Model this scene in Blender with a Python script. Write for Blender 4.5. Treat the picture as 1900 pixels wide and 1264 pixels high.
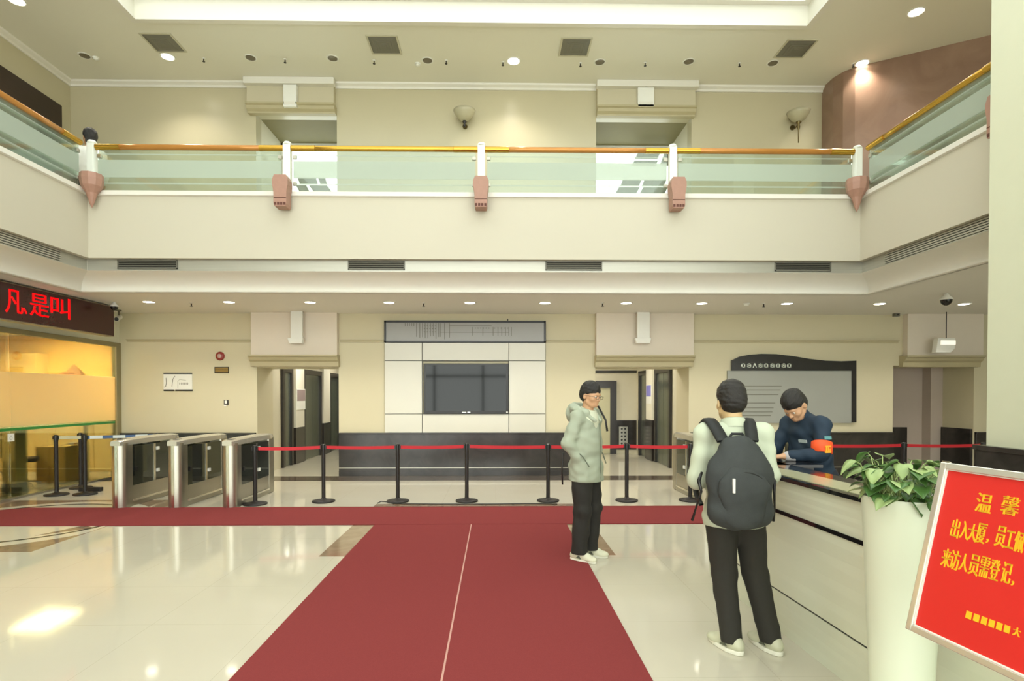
import bpy, bmesh, math, random
import numpy as np
from mathutils import Vector, Matrix, Euler
random.seed(7)
for o in list(bpy.data.objects): bpy.data.objects.remove(o)
SC = bpy.context.scene
COL = SC.collection
R = math.radians

# ------------------------------------------------------------------ camera
FPX = 1060.0                       # focal length in pixels of the 1900 px wide frame
CZ = 1.6
YAW, PITCH = R(-0.9), R(0.8)
PPX = 920 + FPX*math.tan(R(0.9)); PPY = 734 + FPX*math.tan(R(0.8))
cam_d = bpy.data.cameras.new('camera'); cam = bpy.data.objects.new('camera', cam_d); COL.objects.link(cam)
cam_d.sensor_width = 36; cam_d.lens = 36*FPX/1900
cam_d.shift_x = (950-PPX)/1900; cam_d.shift_y = (PPY-632)/1900
cam.location = (0, 0, CZ); cam.rotation_euler = (R(90)-PITCH, 0, YAW)
cam_d.clip_end = 200
SC.camera = cam
CR = cam.rotation_euler.to_matrix()
def ray(px, py):
    return CR @ Vector(((px-PPX)/FPX, -(py-PPY)/FPX, -1))
def atY(px, py, Y):
    d = ray(px, py); t = Y/d.y
    return Vector((d.x*t, Y, CZ+d.z*t))
def atZ(px, py, Z=0.0):
    d = ray(px, py); t = (Z-CZ)/d.z
    return Vector((d.x*t, d.y*t, Z))
def atX(px, py, X):
    d = ray(px, py); t = X/d.x
    return Vector((X, d.y*t, CZ+d.z*t))
def W(px, py, Y=11.4):
    p = atY(px, py, Y); return p.x, p.z

# ------------------------------------------------------------------ light
SC.view_settings.view_transform = 'Standard'
SC.view_settings.look = 'None'
SC.view_settings.gamma = 1
SC.view_settings.use_curve_mapping = False
SC.view_settings.exposure = 0.10
world = bpy.data.worlds.new('daylight'); SC.world = world; world.use_nodes = True
bgn = world.node_tree.nodes['Background']
bgn.inputs[0].default_value = (0.95, 1.0, 0.95, 1); bgn.inputs[1].default_value = 4.7
# portal across the glazed entrance behind the camera
def portal(loc, rot, sx, sy):
    l = bpy.data.lights.new('window_portal', 'AREA'); l.shape = 'RECTANGLE'; l.size = sx; l.size_y = sy
    l.cycles.is_portal = True
    o = bpy.data.objects.new('window_portal', l); COL.objects.link(o); o.location = loc; o.rotation_euler = rot
    return o
portal((1.2, -6.9, 3.6), (R(-90), 0, 0), 17, 6.8)
portal((-4.0, 12.9, 5.8), (R(90), 0, 0), 1.7, 2.8)
portal((2.95, 12.9, 5.8), (R(90), 0, 0), 1.9, 2.8)
LAMP_LOW, LAMP_UP, TRAY_GLOW = 82, 120, 1.6

# ------------------------------------------------------------------ materials
def lin(c):
    return tuple(((v/255)/12.92 if v/255 <= 0.04045 else ((v/255+0.055)/1.055)**2.4) for v in c)
MATS = {}
def mat(name, rgb, rough=0.5, metal=0.0, noise=0.04, scale=6.0, spec=0.5, bump=0.0, emit=None, estr=0.0, coat=0.0, bscale=None, trans=0.0, stretch=None):
    if name in MATS: return MATS[name]
    m = bpy.data.materials.new(name); m.use_nodes = True; nt = m.node_tree
    b = nt.nodes['Principled BSDF']
    c = lin(rgb)
    tc = nt.nodes.new('ShaderNodeTexCoord')
    mp = nt.nodes.new('ShaderNodeMapping'); nt.links.new(tc.outputs['Object'], mp.inputs[0])
    if stretch: mp.inputs['Scale'].default_value = stretch
    n = nt.nodes.new('ShaderNodeTexNoise'); n.inputs['Scale'].default_value = scale; n.inputs['Detail'].default_value = 4
    nt.links.new(mp.outputs[0], n.inputs['Vector'])
    mx = nt.nodes.new('ShaderNodeMix'); mx.data_type = 'RGBA'
    mx.inputs[6].default_value = (*[max(0, v*(1-noise)) for v in c], 1)
    mx.inputs[7].default_value = (*[min(1, v*(1+noise)) for v in c], 1)
    nt.links.new(n.outputs[0], mx.inputs[0]); nt.links.new(mx.outputs[2], b.inputs['Base Color'])
    b.inputs['Roughness'].default_value = rough; b.inputs['Metallic'].default_value = metal
    b.inputs['Specular IOR Level'].default_value = spec
    b.inputs['Coat Weight'].default_value = coat; b.inputs['Coat Roughness'].default_value = 0.06
    b.inputs['Transmission Weight'].default_value = trans
    if bump:
        n2 = nt.nodes.new('ShaderNodeTexNoise'); n2.inputs['Scale'].default_value = bscale or scale*8; n2.inputs['Detail'].default_value = 3
        nt.links.new(mp.outputs[0], n2.inputs['Vector'])
        bp = nt.nodes.new('ShaderNodeBump'); bp.inputs['Strength'].default_value = bump; bp.inputs['Distance'].default_value = 0.01
        nt.links.new(n2.outputs[0], bp.inputs['Height']); nt.links.new(bp.outputs[0], b.inputs['Normal'])
    if emit:
        b.inputs['Emission Color'].default_value = (*lin(emit), 1); b.inputs['Emission Strength'].default_value = estr
    MATS[name] = m
    return m
def glass_mat(name, tint, frost=0.0, frost_rgb=(200, 215, 205), bands=None, gloss=0.1):
    """clear tinted pane; bands = list of (z0, z1, frost) in object space where a frosted film is stuck on"""
    m = bpy.data.materials.new(name); m.use_nodes = True; nt = m.node_tree; nt.nodes.clear()
    out = nt.nodes.new('ShaderNodeOutputMaterial')
    tr = nt.nodes.new('ShaderNodeBsdfTransparent'); tr.inputs[0].default_value = (*lin(tint), 1)
    gl = nt.nodes.new('ShaderNodeBsdfGlossy'); gl.inputs['Roughness'].default_value = 0.03; gl.inputs[0].default_value = (.9, .95, .92, 1)
    fr = nt.nodes.new('ShaderNodeFresnel'); fr.inputs[0].default_value = 1.45
    mx = nt.nodes.new('ShaderNodeMixShader')
    ml = nt.nodes.new('ShaderNodeMath'); ml.operation = 'MULTIPLY_ADD'; ml.inputs[1].default_value = 0.8; ml.inputs[2].default_value = gloss*0.2
    nt.links.new(fr.outputs[0], ml.inputs[0]); nt.links.new(ml.outputs[0], mx.inputs[0])
    nt.links.new(tr.outputs[0], mx.inputs[1]); nt.links.new(gl.outputs[0], mx.inputs[2])
    df = nt.nodes.new('ShaderNodeBsdfDiffuse'); df.inputs[0].default_value = (*lin(frost_rgb), 1)
    tl = nt.nodes.new('ShaderNodeBsdfTranslucent'); tl.inputs[0].default_value = (*lin(frost_rgb), 1)
    dm = nt.nodes.new('ShaderNodeMixShader'); dm.inputs[0].default_value = 0.4
    nt.links.new(df.outputs[0], dm.inputs[1]); nt.links.new(tl.outputs[0], dm.inputs[2])
    fm = nt.nodes.new('ShaderNodeMixShader'); nt.links.new(mx.outputs[0], fm.inputs[1]); nt.links.new(dm.outputs[0], fm.inputs[2])
    fm.inputs[0].default_value = frost
    if bands:
        tc = nt.nodes.new('ShaderNodeTexCoord'); sx = nt.nodes.new('ShaderNodeSeparateXYZ'); nt.links.new(tc.outputs['Object'], sx.inputs[0])
        acc = None
        for (z0, z1, a) in bands:
            g = nt.nodes.new('ShaderNodeMath'); g.operation = 'GREATER_THAN'; g.inputs[1].default_value = z0; nt.links.new(sx.outputs[2], g.inputs[0])
            l = nt.nodes.new('ShaderNodeMath'); l.operation = 'LESS_THAN'; l.inputs[1].default_value = z1; nt.links.new(sx.outputs[2], l.inputs[0])
            p = nt.nodes.new('ShaderNodeMath'); p.operation = 'MULTIPLY'; nt.links.new(g.outputs[0], p.inputs[0]); nt.links.new(l.outputs[0], p.inputs[1])
            q = nt.nodes.new('ShaderNodeMath'); q.operation = 'MULTIPLY'; q.inputs[1].default_value = a-frost; nt.links.new(p.outputs[0], q.inputs[0])
            s = nt.nodes.new('ShaderNodeMath'); s.operation = 'ADD'; nt.links.new(q.outputs[0], s.inputs[0])
            if acc is None: s.inputs[1].default_value = frost
            else: nt.links.new(acc.outputs[0], s.inputs[1])
            acc = s
        nt.links.new(acc.outputs[0], fm.inputs[0])
    nt.links.new(fm.outputs[0], out.inputs[0])
    return m
def floor_mat():
    m = bpy.data.materials.new('polished_stone_floor'); m.use_nodes = True; nt = m.node_tree; b = nt.nodes['Principled BSDF']
    tc = nt.nodes.new('ShaderNodeTexCoord')
    n = nt.nodes.new('ShaderNodeTexNoise'); n.inputs['Scale'].default_value = 1.3; n.inputs['Detail'].default_value = 6
    nt.links.new(tc.outputs['Object'], n.inputs['Vector'])
    br = nt.nodes.new('ShaderNodeTexBrick'); br.offset = 0; br.inputs['Scale'].default_value = 1
    br.inputs['Brick Width'].default_value = 0.8; br.inputs['Row Height'].default_value = 0.8; br.inputs['Mortar Size'].default_value = 0.0016
    br.inputs['Color1'].default_value = (1, 1, 1, 1); br.inputs['Color2'].default_value = (1, 1, 1, 1); br.inputs['Mortar'].default_value = (.8, .78, .74, 1)
    nt.links.new(tc.outputs['Object'], br.inputs['Vector'])
    mx = nt.nodes.new('ShaderNodeMix'); mx.data_type = 'RGBA'
    mx.inputs[6].default_value = (*lin((198, 191, 172)), 1); mx.inputs[7].default_value = (*lin((206, 200, 182)), 1)
    nt.links.new(n.outputs[0], mx.inputs[0])
    mu = nt.nodes.new('ShaderNodeMix'); mu.data_type = 'RGBA'; mu.blend_type = 'MULTIPLY'; mu.inputs[0].default_value = 1
    nt.links.new(mx.outputs[2], mu.inputs[6]); nt.links.new(br.outputs[0], mu.inputs[7]); nt.links.new(mu.outputs[2], b.inputs['Base Color'])
    b.inputs['Roughness'].default_value = 0.07; b.inputs['Specular IOR Level'].default_value = 0.42
    return m
def marble_mat(name, rgb, rgb2, rough=0.15, scale=2.0):
    m = bpy.data.materials.new(name); m.use_nodes = True; nt = m.node_tree; b = nt.nodes['Principled BSDF']
    tc = nt.nodes.new('ShaderNodeTexCoord')
    n = nt.nodes.new('ShaderNodeTexNoise'); n.inputs['Scale'].default_value = scale; n.inputs['Detail'].default_value = 8; n.inputs['Distortion'].default_value = 1.2
    nt.links.new(tc.outputs['Object'], n.inputs['Vector'])
    cr = nt.nodes.new('ShaderNodeValToRGB'); cr.color_ramp.elements[0].position = .35; cr.color_ramp.elements[1].position = .7
    cr.color_ramp.elements[0].color = (*lin(rgb), 1); cr.color_ramp.elements[1].color = (*lin(rgb2), 1)
    nt.links.new(n.outputs[0], cr.inputs[0]); nt.links.new(cr.outputs[0], b.inputs['Base Color'])
    b.inputs['Roughness'].default_value = rough
    return m
M_FLOOR = floor_mat()
M_CREAM = mat('cream_paint', (207, 199, 168), 0.55, scale=1.5, noise=.03)
M_FASCIA = mat('fascia_paint', (198, 192, 173), 0.6, scale=1.2, noise=.02)
M_WALLUP = mat('upper_wall_panel', (190, 182, 152), 0.28, scale=1.2, noise=.04)
M_CEIL = mat('ceiling_paint', (228, 226, 212), 0.8, scale=1.0, noise=.02)
M_CEILLOW = mat('lower_ceiling_paint', (226, 223, 214), 0.8, scale=1.0, noise=.02)
M_TRIM = mat('trim_paint', (226, 223, 212), 0.5, noise=.02)
M_BAND = mat('brushed_band', (176, 174, 162), 0.38, metal=0.55, noise=.12, scale=3, stretch=(0.4, 0.4, 14))
M_DARK = marble_mat('dark_marble', (44, 41, 38), (58, 54, 50), 0.18, 3)
M_ROSE = marble_mat('rose_stone', (134, 106, 88), (152, 124, 104), 0.28, 1.6)
M_BRACKET = mat('rose_bracket_stone', (166, 126, 108), 0.5, noise=.1, scale=20)
M_BROWN = marble_mat('brown_stone', (134, 112, 90), (152, 130, 108), 0.1, 4)
M_CARPET = mat('red_carpet', (136, 60, 60), 0.95, noise=.12, scale=160, spec=.1, bump=.4, bscale=500)
M_SEAM = mat('carpet_seam', (196, 150, 138), 0.8)
M_STEEL = mat('brushed_steel', (178, 174, 160), 0.3, metal=0.9, noise=.06, scale=4, stretch=(1, 1, 12))
M_STEEL2 = mat('polished_steel', (225, 222, 210), 0.14, metal=1.0, noise=.02)
M_BRASS = mat('brass_rail', (196, 154, 62), 0.22, metal=0.85, noise=.12, scale=3, stretch=(1, 1, 1))
M_BRASSW = mat('varnished_rail', (186, 128, 60), 0.25, metal=0.3, noise=.15, scale=3)
M_BLACK = mat('black_plastic', (22, 20, 19), 0.35, noise=.1)
M_BLACKM = mat('matt_black_metal', (30, 25, 23), 0.5, noise=.1)
M_WHITE = mat('white_plastic', (232, 232, 224), 0.35, noise=.02)
M_POST = mat('white_post_paint', (232, 236, 226), 0.3, noise=.02)
M_PANEL = mat('white_lacquer_panel', (208, 206, 192), 0.22, noise=.02, scale=2)
M_RED = mat('red_belt', (196, 26, 40), 0.6, noise=.06, scale=30)
M_LAMP = mat('lamp_glow', (255, 250, 235), 0.4, emit=(255, 247, 228), estr=14)
M_DIM = mat('unlit_lamp', (120, 112, 96), 0.3, metal=.4)
M_GREYV = mat('vent_grey', (112, 110, 98), 0.5, noise=.06)
M_VDARK = mat('vent_dark', (34, 32, 27), 0.7)

# ------------------------------------------------------------------ mesh builder
class MB:
    def __init__(s): s.v = []; s.f = []
    def add(s, vs, fs):
        n = len(s.v); s.v += [Vector(v) for v in vs]; s.f += [tuple(i+n for i in f) for f in fs]; return s
    def box(s, x0, x1, y0, y1, z0, z1):
        x0, x1 = sorted((x0, x1)); y0, y1 = sorted((y0, y1)); z0, z1 = sorted((z0, z1))
        return s.add([(x0,y0,z0),(x1,y0,z0),(x1,y1,z0),(x0,y1,z0),(x0,y0,z1),(x1,y0,z1),(x1,y1,z1),(x0,y1,z1)],
                     [(0,3,2,1),(4,5,6,7),(0,1,5,4),(1,2,6,5),(2,3,7,6),(3,0,4,7)])
    def obox(s, c, u, v, w, du, dv, dw):   # centre, axes, half sizes
        c = Vector(c); u = Vector(u).normalized()*du; v = Vector(v).normalized()*dv; w = Vector(w).normalized()*dw
        vs = [c+a*u+b*v+d*w for d in (-1, 1) for a, b in ((-1,-1),(1,-1),(1,1),(-1,1))]
        return s.add(vs, [(0,3,2,1),(4,5,6,7),(0,1,5,4),(1,2,6,5),(2,3,7,6),(3,0,4,7)])
    def prism(s, poly, d):                 # closed polygon (3D points) extruded by vector d
        n = len(poly); d = Vector(d); a = [Vector(p) for p in poly]
        return s.add(a+[p+d for p in a], [tuple(range(n))[::-1], tuple(range(n, 2*n))]+[(i,(i+1)%n,n+(i+1)%n,n+i) for i in range(n)])
    def cyl(s, a, b, r0, r1=None, n=20, caps=True):
        a = Vector(a); b = Vector(b); r1 = r0 if r1 is None else r1
        w = (b-a).normalized(); u = w.orthogonal().normalized(); v = w.cross(u)
        vs = [a+(u*math.cos(t)+v*math.sin(t))*r0 for t in [2*math.pi*i/n for i in range(n)]]
        vs += [b+(u*math.cos(t)+v*math.sin(t))*r1 for t in [2*math.pi*i/n for i in range(n)]]
        fs = [(i,(i+1)%n,n+(i+1)%n,n+i) for i in range(n)]
        if caps: fs += [tuple(range(n))[::-1], tuple(range(n, 2*n))]
        return s.add(vs, fs)
    def lathe(s, prof, c=(0,0,0), n=28, sx=1, sy=1):      # prof = [(r,z)...]
        c = Vector(c); vs = []; fs = []
        for r, z in prof:
            for i in range(n):
                t = 2*math.pi*i/n; vs.append(c+Vector((math.cos(t)*r*sx, math.sin(t)*r*sy, z)))
        for k in range(len(prof)-1):
            for i in range(n): fs.append((k*n+i, k*n+(i+1)%n, (k+1)*n+(i+1)%n, (k+1)*n+i))
        fs.append(tuple(range(n))[::-1]); m = (len(prof)-1)*n; fs.append(tuple(range(m, m+n)))
        return s.add(vs, fs)
    def tube(s, pts, r, n=10, flat=None):
        pts = [Vector(p) for p in pts]; rs = r if isinstance(r, (list, tuple)) else [r]*len(pts)
        vs = []; fs = []; u = None
        for k, p in enumerate(pts):
            w = (pts[min(k+1, len(pts)-1)]-pts[max(k-1, 0)]).normalized()
            if u is None: u = w.orthogonal().normalized()
            u = (u-w*u.dot(w)).normalized(); v = w.cross(u)
            for i in range(n):
                t = 2*math.pi*i/n; vs.append(p+(u*math.cos(t)+v*math.sin(t))*rs[k])
        for k in range(len(pts)-1):
            for i in range(n): fs.append((k*n+i, k*n+(i+1)%n, (k+1)*n+(i+1)%n, (k+1)*n+i))
        fs.append(tuple(range(n))[::-1]); m = (len(pts)-1)*n; fs.append(tuple(range(m, m+n)))
        return s.add(vs, fs)
    def grid(s, rows, close=False):        # rows of equal length points
        n = len(rows[0]); vs = [p for r in rows for p in r]; fs = []
        for k in range(len(rows)-1):
            for i in range(n if close else n-1): fs.append((k*n+i, k*n+(i+1)%n, (k+1)*n+(i+1)%n, (k+1)*n+i))
        return s.add(vs, fs)
def wmat(o):
    m = Matrix.Identity(4)
    while o: m = o.matrix_basis @ m; o = o.parent
    return m
def mesh_obj(name, me, material, parent=None, smooth=False):
    o = bpy.data.objects.new(name, me); COL.objects.link(o)
    if material: me.materials.clear(); me.materials.append(material)
    o.parent = parent
    if smooth:
        for p in me.polygons: p.use_smooth = True
    return o
def build(name, mb, material, parent=None, bevel=0.0, smooth=False, local=False, auto=False, seg=2):
    me = bpy.data.meshes.new(name)
    vs = mb.v
    org = None
    if parent is not None and not local:
        im = wmat(parent).inverted(); vs = [im @ v for v in vs]
    me.from_pydata([tuple(v) for v in vs], [], mb.f)
    bm = bmesh.new(); bm.from_mesh(me)
    bmesh.ops.recalc_face_normals(bm, faces=bm.faces)
    bm.to_mesh(me); bm.free()
    o = mesh_obj(name, me, material, parent, smooth)
    if bevel:
        b = o.modifiers.new('bevel', 'BEVEL'); b.width = bevel; b.segments = seg; b.limit_method = 'ANGLE'; b.angle_limit = R(40)
    if auto or (bevel and smooth):
        for p in me.polygons: p.use_smooth = True
        w = o.modifiers.new('wn', 'WEIGHTED_NORMAL'); w.keep_sharp = True
        bm = bmesh.new(); bm.from_mesh(me)
        for e in bm.edges:
            if len(e.link_faces) == 2 and e.calc_face_angle(0) > R(40) : e.smooth = False
        bm.to_mesh(me); bm.free()
    return o
def thing(name, label, cat, loc=(0,0,0), rz=0.0, group=None):
    o = bpy.data.objects.new(name, None); COL.objects.link(o); o.empty_display_size = 0.1
    o.location = loc; o.rotation_euler = (0, 0, rz); o['label'] = label; o['category'] = cat
    if group: o['group'] = group
    return o
def tag(o, label, cat, group=None):
    o['label'] = label; o['category'] = cat
    if group: o['group'] = group
    return o
def struct(name, mb, material, **k):
    o = build(name, mb, material, **k); o['kind'] = 'structure'; return o
def kids(o): return [c for c in bpy.data.objects if c.parent == o]
def dup(root, loc, label, rz=None, group=None):
    def rec(o, par):
        c = o.copy(); COL.objects.link(c); c.parent = par
        for ch in kids(o): rec(ch, c)
        return c
    ch0 = kids(root)
    r = root.copy(); COL.objects.link(r); r.location = loc; r['label'] = label
    if rz is not None: r.rotation_euler = (0, 0, rz)
    if group: r['group'] = group
    for ch in ch0: rec(ch, r)
    return r
def centre(o):
    """move the origin of a world-built single mesh to its base centre"""
    me = o.data; vs = [v.co.copy() for v in me.vertices]
    c = Vector(((min(v.x for v in vs)+max(v.x for v in vs))/2, (min(v.y for v in vs)+max(v.y for v in vs))/2, min(v.z for v in vs)))
    me.transform(Matrix.Translation(-c)); o.location = c
    return o
def text_mesh(s, size=1.0, depth=0.05):
    cu = bpy.data.curves.new('t', 'FONT'); cu.body = s; cu.size = size; cu.extrude = depth
    cu.align_x = 'CENTER'; cu.align_y = 'CENTER'
    o = bpy.data.objects.new('t', cu); COL.objects.link(o)
    dg = bpy.context.evaluated_depsgraph_get(); me = bpy.data.meshes.new_from_object(o.evaluated_get(dg))
    bpy.data.objects.remove(o)
    vs = np.zeros(len(me.vertices)*3); me.vertices.foreach_get('co', vs); vs = vs.reshape(-1, 3)
    fs = [tuple(p.vertices) for p in me.polygons]
    if len(vs):     # centre and scale the ink box to unit size
        lo = vs.min(0); hi = vs.max(0); vs = vs-(lo+hi)/2
    return vs, fs
def glyph(mb, s, c, u, v, w, h, d):
    """one word or character, ink box w x h, laid in the plane (u,v) at c, relief d"""
    vs, fs = text_mesh(s)
    ex = np.ptp(vs, axis=0); u = Vector(u).normalized(); v = Vector(v).normalized(); n = u.cross(v)
    mb.add([Vector(c)+u*(p[0]/ex[0]*w)+v*(p[1]/ex[1]*h)+n*((p[2]/max(ex[2], 1e-6)+.5)*d) for p in vs], fs)

# =================================================================== SETTING
YW = 11.4                     # rear wall plane
ZC = 3.224                    # ceiling under the gallery
ZU = 7.74                     # ceiling over the hall
GX0, GX1, GY = -6.11, 5.58, 8.7   # inner faces of the gallery
YR = -7.0                     # glazed entrance wall behind the camera
ZG = 4.3                      # gallery floor
O1L, O1R = -4.73, -3.12       # lift lobby opening on the left
O2L, O2R = 1.99, 3.87         # lift lobby opening on the right
O3L, O3R = 8.01, 9.66         # alcove
XL, XR = -7.42, 12.0

struct('floor', MB().box(-12, 12.2, YR, 18.2, -0.12, 0), M_FLOOR)
# stone inlays and border in the floor
b = MB().box(XL+.02, XR-.01, 10.74, 11.32, 0.0005, 0.002)
struct('trim_1', b, M_BROWN if False else mat('border_stone', (92, 80, 68), 0.12, noise=.1, scale=5))
struct('trim_2', MB().box(-1.76, 1.2, 5.68, 8.4, 0.0004, 0.0015), M_BROWN)
# brown square with a pale disc near the left wall
b = MB().box(XL+.02, -4.75, 5.89, 8.8, 0.0004, 0.0012)
struct('trim_3', b, M_BROWN)
ring = []
cc = Vector((-5.98, 7.3, 0.0022)); NN = 72
def arc(r, z, rx=1.0): return [Vector((max(XL+.03, min(-4.76, cc.x+r*rx*math.cos(2*math.pi*i/NN))), cc.y+r*math.sin(2*math.pi*i/NN), z)) for i in range(NN)]
struct('trim_4', MB().prism(arc(1.38, 0.0014), (0, 0, .0006)), mat('pale_stone', (218, 210, 188), 0.07, noise=.03, scale=3))
b = MB().grid([arc(1.14, .0026), arc(1.20, .0026)], True); struct('trim_5', b, M_DARK)
b = MB().prism([(-4.86, 6.95, .0022), (-5.25, 6.55, .0022), (-5.05, 7.1, .0022)], (0, 0, .0004)); struct('trim_6', b, M_BROWN)

# ---- rear wall, lower storey (reveals 0.8 m deep)
b = MB()
for x0, x1 in ((XL, O1L), (O1R, O2L), (O2R, O3L), (O3R, XR)): b.box(x0, x1, YW, YW+.8, 0, 4.2)
for x0, x1, z in ((O1L, O1R, 2.16), (O2L, O2R, 2.16), (O3L, O3R, 2.2)): b.box(x0, x1, YW, YW+.8, z, 4.2)
struct('wall_back', b, M_CREAM)
# dark marble wainscot with a bright string line
def wains(n, x0, x1, z=0.86, y=YW):
    b = MB().box(x0, x1, y-.05, y-.001, .05, z).box(x0, x1, y-.065, y-.001, z-.035, z).box(x0, x1, y-.06, y-.001, 0.002, .1)
    struct('trim_%d' % n, b, M_DARK, bevel=.003)
    struct('trim_%d' % (n+20), MB().box(x0, x1, y-.054, y-.05, .155, .168), M_STEEL)
wains(7, XL+.02, O1L-.02); wains(8, O1R+.01, O2L-.02); wains(9, O2R+.02, O3L-.02); wains(10, O3R+.02, XR-.02)
# wainscot on the reveal and rear of the alcove
struct('trim_11', MB().box(O3R-.05, O3R-.001, YW+.02, YW+.78, .0, .92), M_DARK)
struct('trim_12', MB().box(O3L+.02, 9.05, YW+1.02, YW+1.05, 0, .9), M_DARK)
struct('wall_alcove', MB().box(O3L-.4, O3R+.4, YW+1.05, YW+1.2, 0, 3).box(9.4, 9.66, YW+.8, YW+1.05, 0, 2.3).box(O3L-.3, O3L, YW+.8, YW+1.05, 0, 2.3).box(9.66, 9.9, YW+.8, YW+1.05, 0, 2.3).box(O3L-.3, O3R+.3, YW+.8, YW+1.05, 2.2, 2.4), mat('alcove_paint', (186, 172, 158), 0.7, noise=.03))
# picture rail moulding
n = 13
for px0, px1 in ((236, 470), (631, 713), (1013, 1103), (1283, 1666)):
    x0 = W(px0, 634)[0]; x1 = W(px1, 634)[0]; z = W(900, 634)[1]
    struct('trim_%d' % n, MB().box(x0, x1, YW-.018, YW-.001, z-.02, z+.035).box(x0, x1, YW-.05, YW-.001, z+.016, z+.035), M_TRIM if False else mat('moulding_paint', (186, 176, 142), .5)); n += 1
# lintel boxes over the openings and their cornices
def portal_box(n, x0, x1, z0, z1, zc, m, mc, cx0, cx1, dp=.14):
    struct('trim_%d' % n, MB().box(x0, x1, YW-dp, YW-.001, z0, z1), m, bevel=.004)
    prof = [(dp+.10, z0-.001), (dp+.10, z0-.035), (dp+.06, z0-.05), (dp+.035, z0-.10), (dp-.02, z0-.135), (dp-.03, zc), (0.001, zc), (0.001, z0-.001)]
    poly = [(cx0, YW-o, z) for o, z in prof]
    struct('trim_%d' % (n+1), MB().prism(poly, (cx1-cx0, 0, 0)), mc)
M_BOX = mat('lintel_paint', (222, 212, 196), 0.6, noise=.02)
M_COR = mat('cornice_paint', (178, 168, 134), 0.5, noise=.04)
for (n, a, c, d, e) in ((40, 471, 629, 469, 631), (42, 1104, 1283, 1103, 1283), (44, 1675, 1814, 1668, 1811)):
    portal_box(n, W(a, 640)[0], W(c, 640)[0], W(900, 660)[1], ZC+.05, W(900, 681)[1], M_BOX, M_COR, W(d, 670)[0], W(e, 670)[0])

# ---- lift lobbies beyond the openings
M_LOBBY = mat('lobby_paint', (214, 208, 184), 0.5, noise=.03)
M_DFRAME = mat('dark_door_surround', (42, 37, 32), 0.25, noise=.1)
M_LIFT = mat('lift_door_steel', (118, 124, 112), 0.22, metal=.75, noise=.06, stretch=(1, 1, .2))
M_PALE = mat('pale_pillar', (226, 222, 204), 0.4, noise=.02)
def lobby(tag_, x0, x1, y1, xs):
    b = MB().box(x0-.1, x0, YW+.8, y1, 0, 2.9).box(x1, x1+.1, YW+.8, y1, 0, 2.9).box(x0, x1, y1, y1+.1, 0, 2.9)
    struct('wall_lobby', b, M_LOBBY)
    struct('ceiling', MB().box(x0-.1, x1+.1, YW+.8, y1+.1, 2.9, 3.0), M_CEIL)
lobby('left', O1L, -1.2, 18.0, 0)
lobby('right', -.4, O2R, 15.6, 0)
def yl(px, X): return atX(px, 760, X).y
DN = [1]
def lift(X, pxa, pxb, s, fr=.11, h=2.12):
    """lift entrance in a side wall: dark surround, two leaves; s=+1 when the wall faces +X"""
    ya, yb = sorted((yl(pxa, X), yl(pxb, X)))
    b = MB(); X1 = X+s*.06
    b.box(X, X1, ya, ya+fr, 0, h+.12); b.box(X, X1, yb-fr, yb, 0, h+.12); b.box(X, X1, ya+fr, yb-fr, h, h+.12)
    f = struct('door_%d' % DN[0], b, M_DFRAME); DN[0] += 1
    ym = (ya+yb)/2
    build('leaf', MB().box(X+s*.005, X+s*.02, ya+fr, ym-.004, .01, h), M_LIFT, f)
    build('leaf', MB().box(X+s*.005, X+s*.02, ym+.004, yb-fr, .01, h), M_LIFT, f)
    return f
lift(O1L, 521, 540, 1); lift(O1L, 560, 594, 1); lift(O1L, 609, 628, 1)
lift(O2R, 1247, 1218, -1); lift(O2R, 1203, 1188, -1)
# pale pilasters between the lifts with dark feet
def pilaster(n, X, pxa, pxb, s, zs):
    ya, yb = sorted((yl(pxa, X), yl(pxb, X)))
    struct('trim_%d' % n, MB().box(X, X+s*.09, ya, yb, zs, 2.6), M_PALE)
    struct('trim_%d' % (n+1), MB().box(X, X+s*.085, ya, yb, 0, zs), M_DARK)
pilaster(50, O1L, 542, 558, 1, .85); pilaster(52, O1L, 595, 607, 1, .85); pilaster(54, O2R, 1216, 1205, -1, 1.0)
# far wall of the right lobby: dark door case, wainscot, call panel
Y2 = 15.6
xa = W(1112, 760, Y2)[0]; xb = W(1143, 760, Y2)[0]; zt = W(1120, 707, Y2)[1]
d = struct('door_%d' % DN[0], MB().box(xb-.17, xb, Y2-.08, Y2-.001, 0, zt).box(xb-1.15, xb-.98, Y2-.08, Y2-.001, 0, zt).box(xb-.98, xb-.17, Y2-.08, Y2-.001, zt-.19, zt), M_DFRAME); DN[0] += 1
build('leaf', MB().box(xb-.98, xb-.17, Y2-.03, Y2-.002, .01, zt-.19), mat('pale_door', (200, 196, 160), .45), d)
struct('trim_56', MB().box(xb+.01, O2R-.02, Y2-.03, Y2-.001, .12, W(1150, 780, Y2)[1]), M_DARK)
struct('trim_57', MB().box(O2L-.5, O2R-.02, Y2-.035, Y2-.001, W(1150, 692, Y2)[1], W(1150, 688, Y2)[1]), M_DFRAME)
# far wall of the left lobby: dark door
d = struct('door_%d' % DN[0], MB().box(-4.6, -4.45, 17.92, 17.999, 0, 2.2).box(-3.75, -3.6, 17.92, 17.999, 0, 2.2).box(-4.45, -3.75, 17.92, 17.999, 2.05, 2.2), M_DFRAME); DN[0] += 1
build('leaf', MB().box(-4.45, -3.75, 17.96, 17.99, .01, 2.05), M_LIFT, d)

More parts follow.
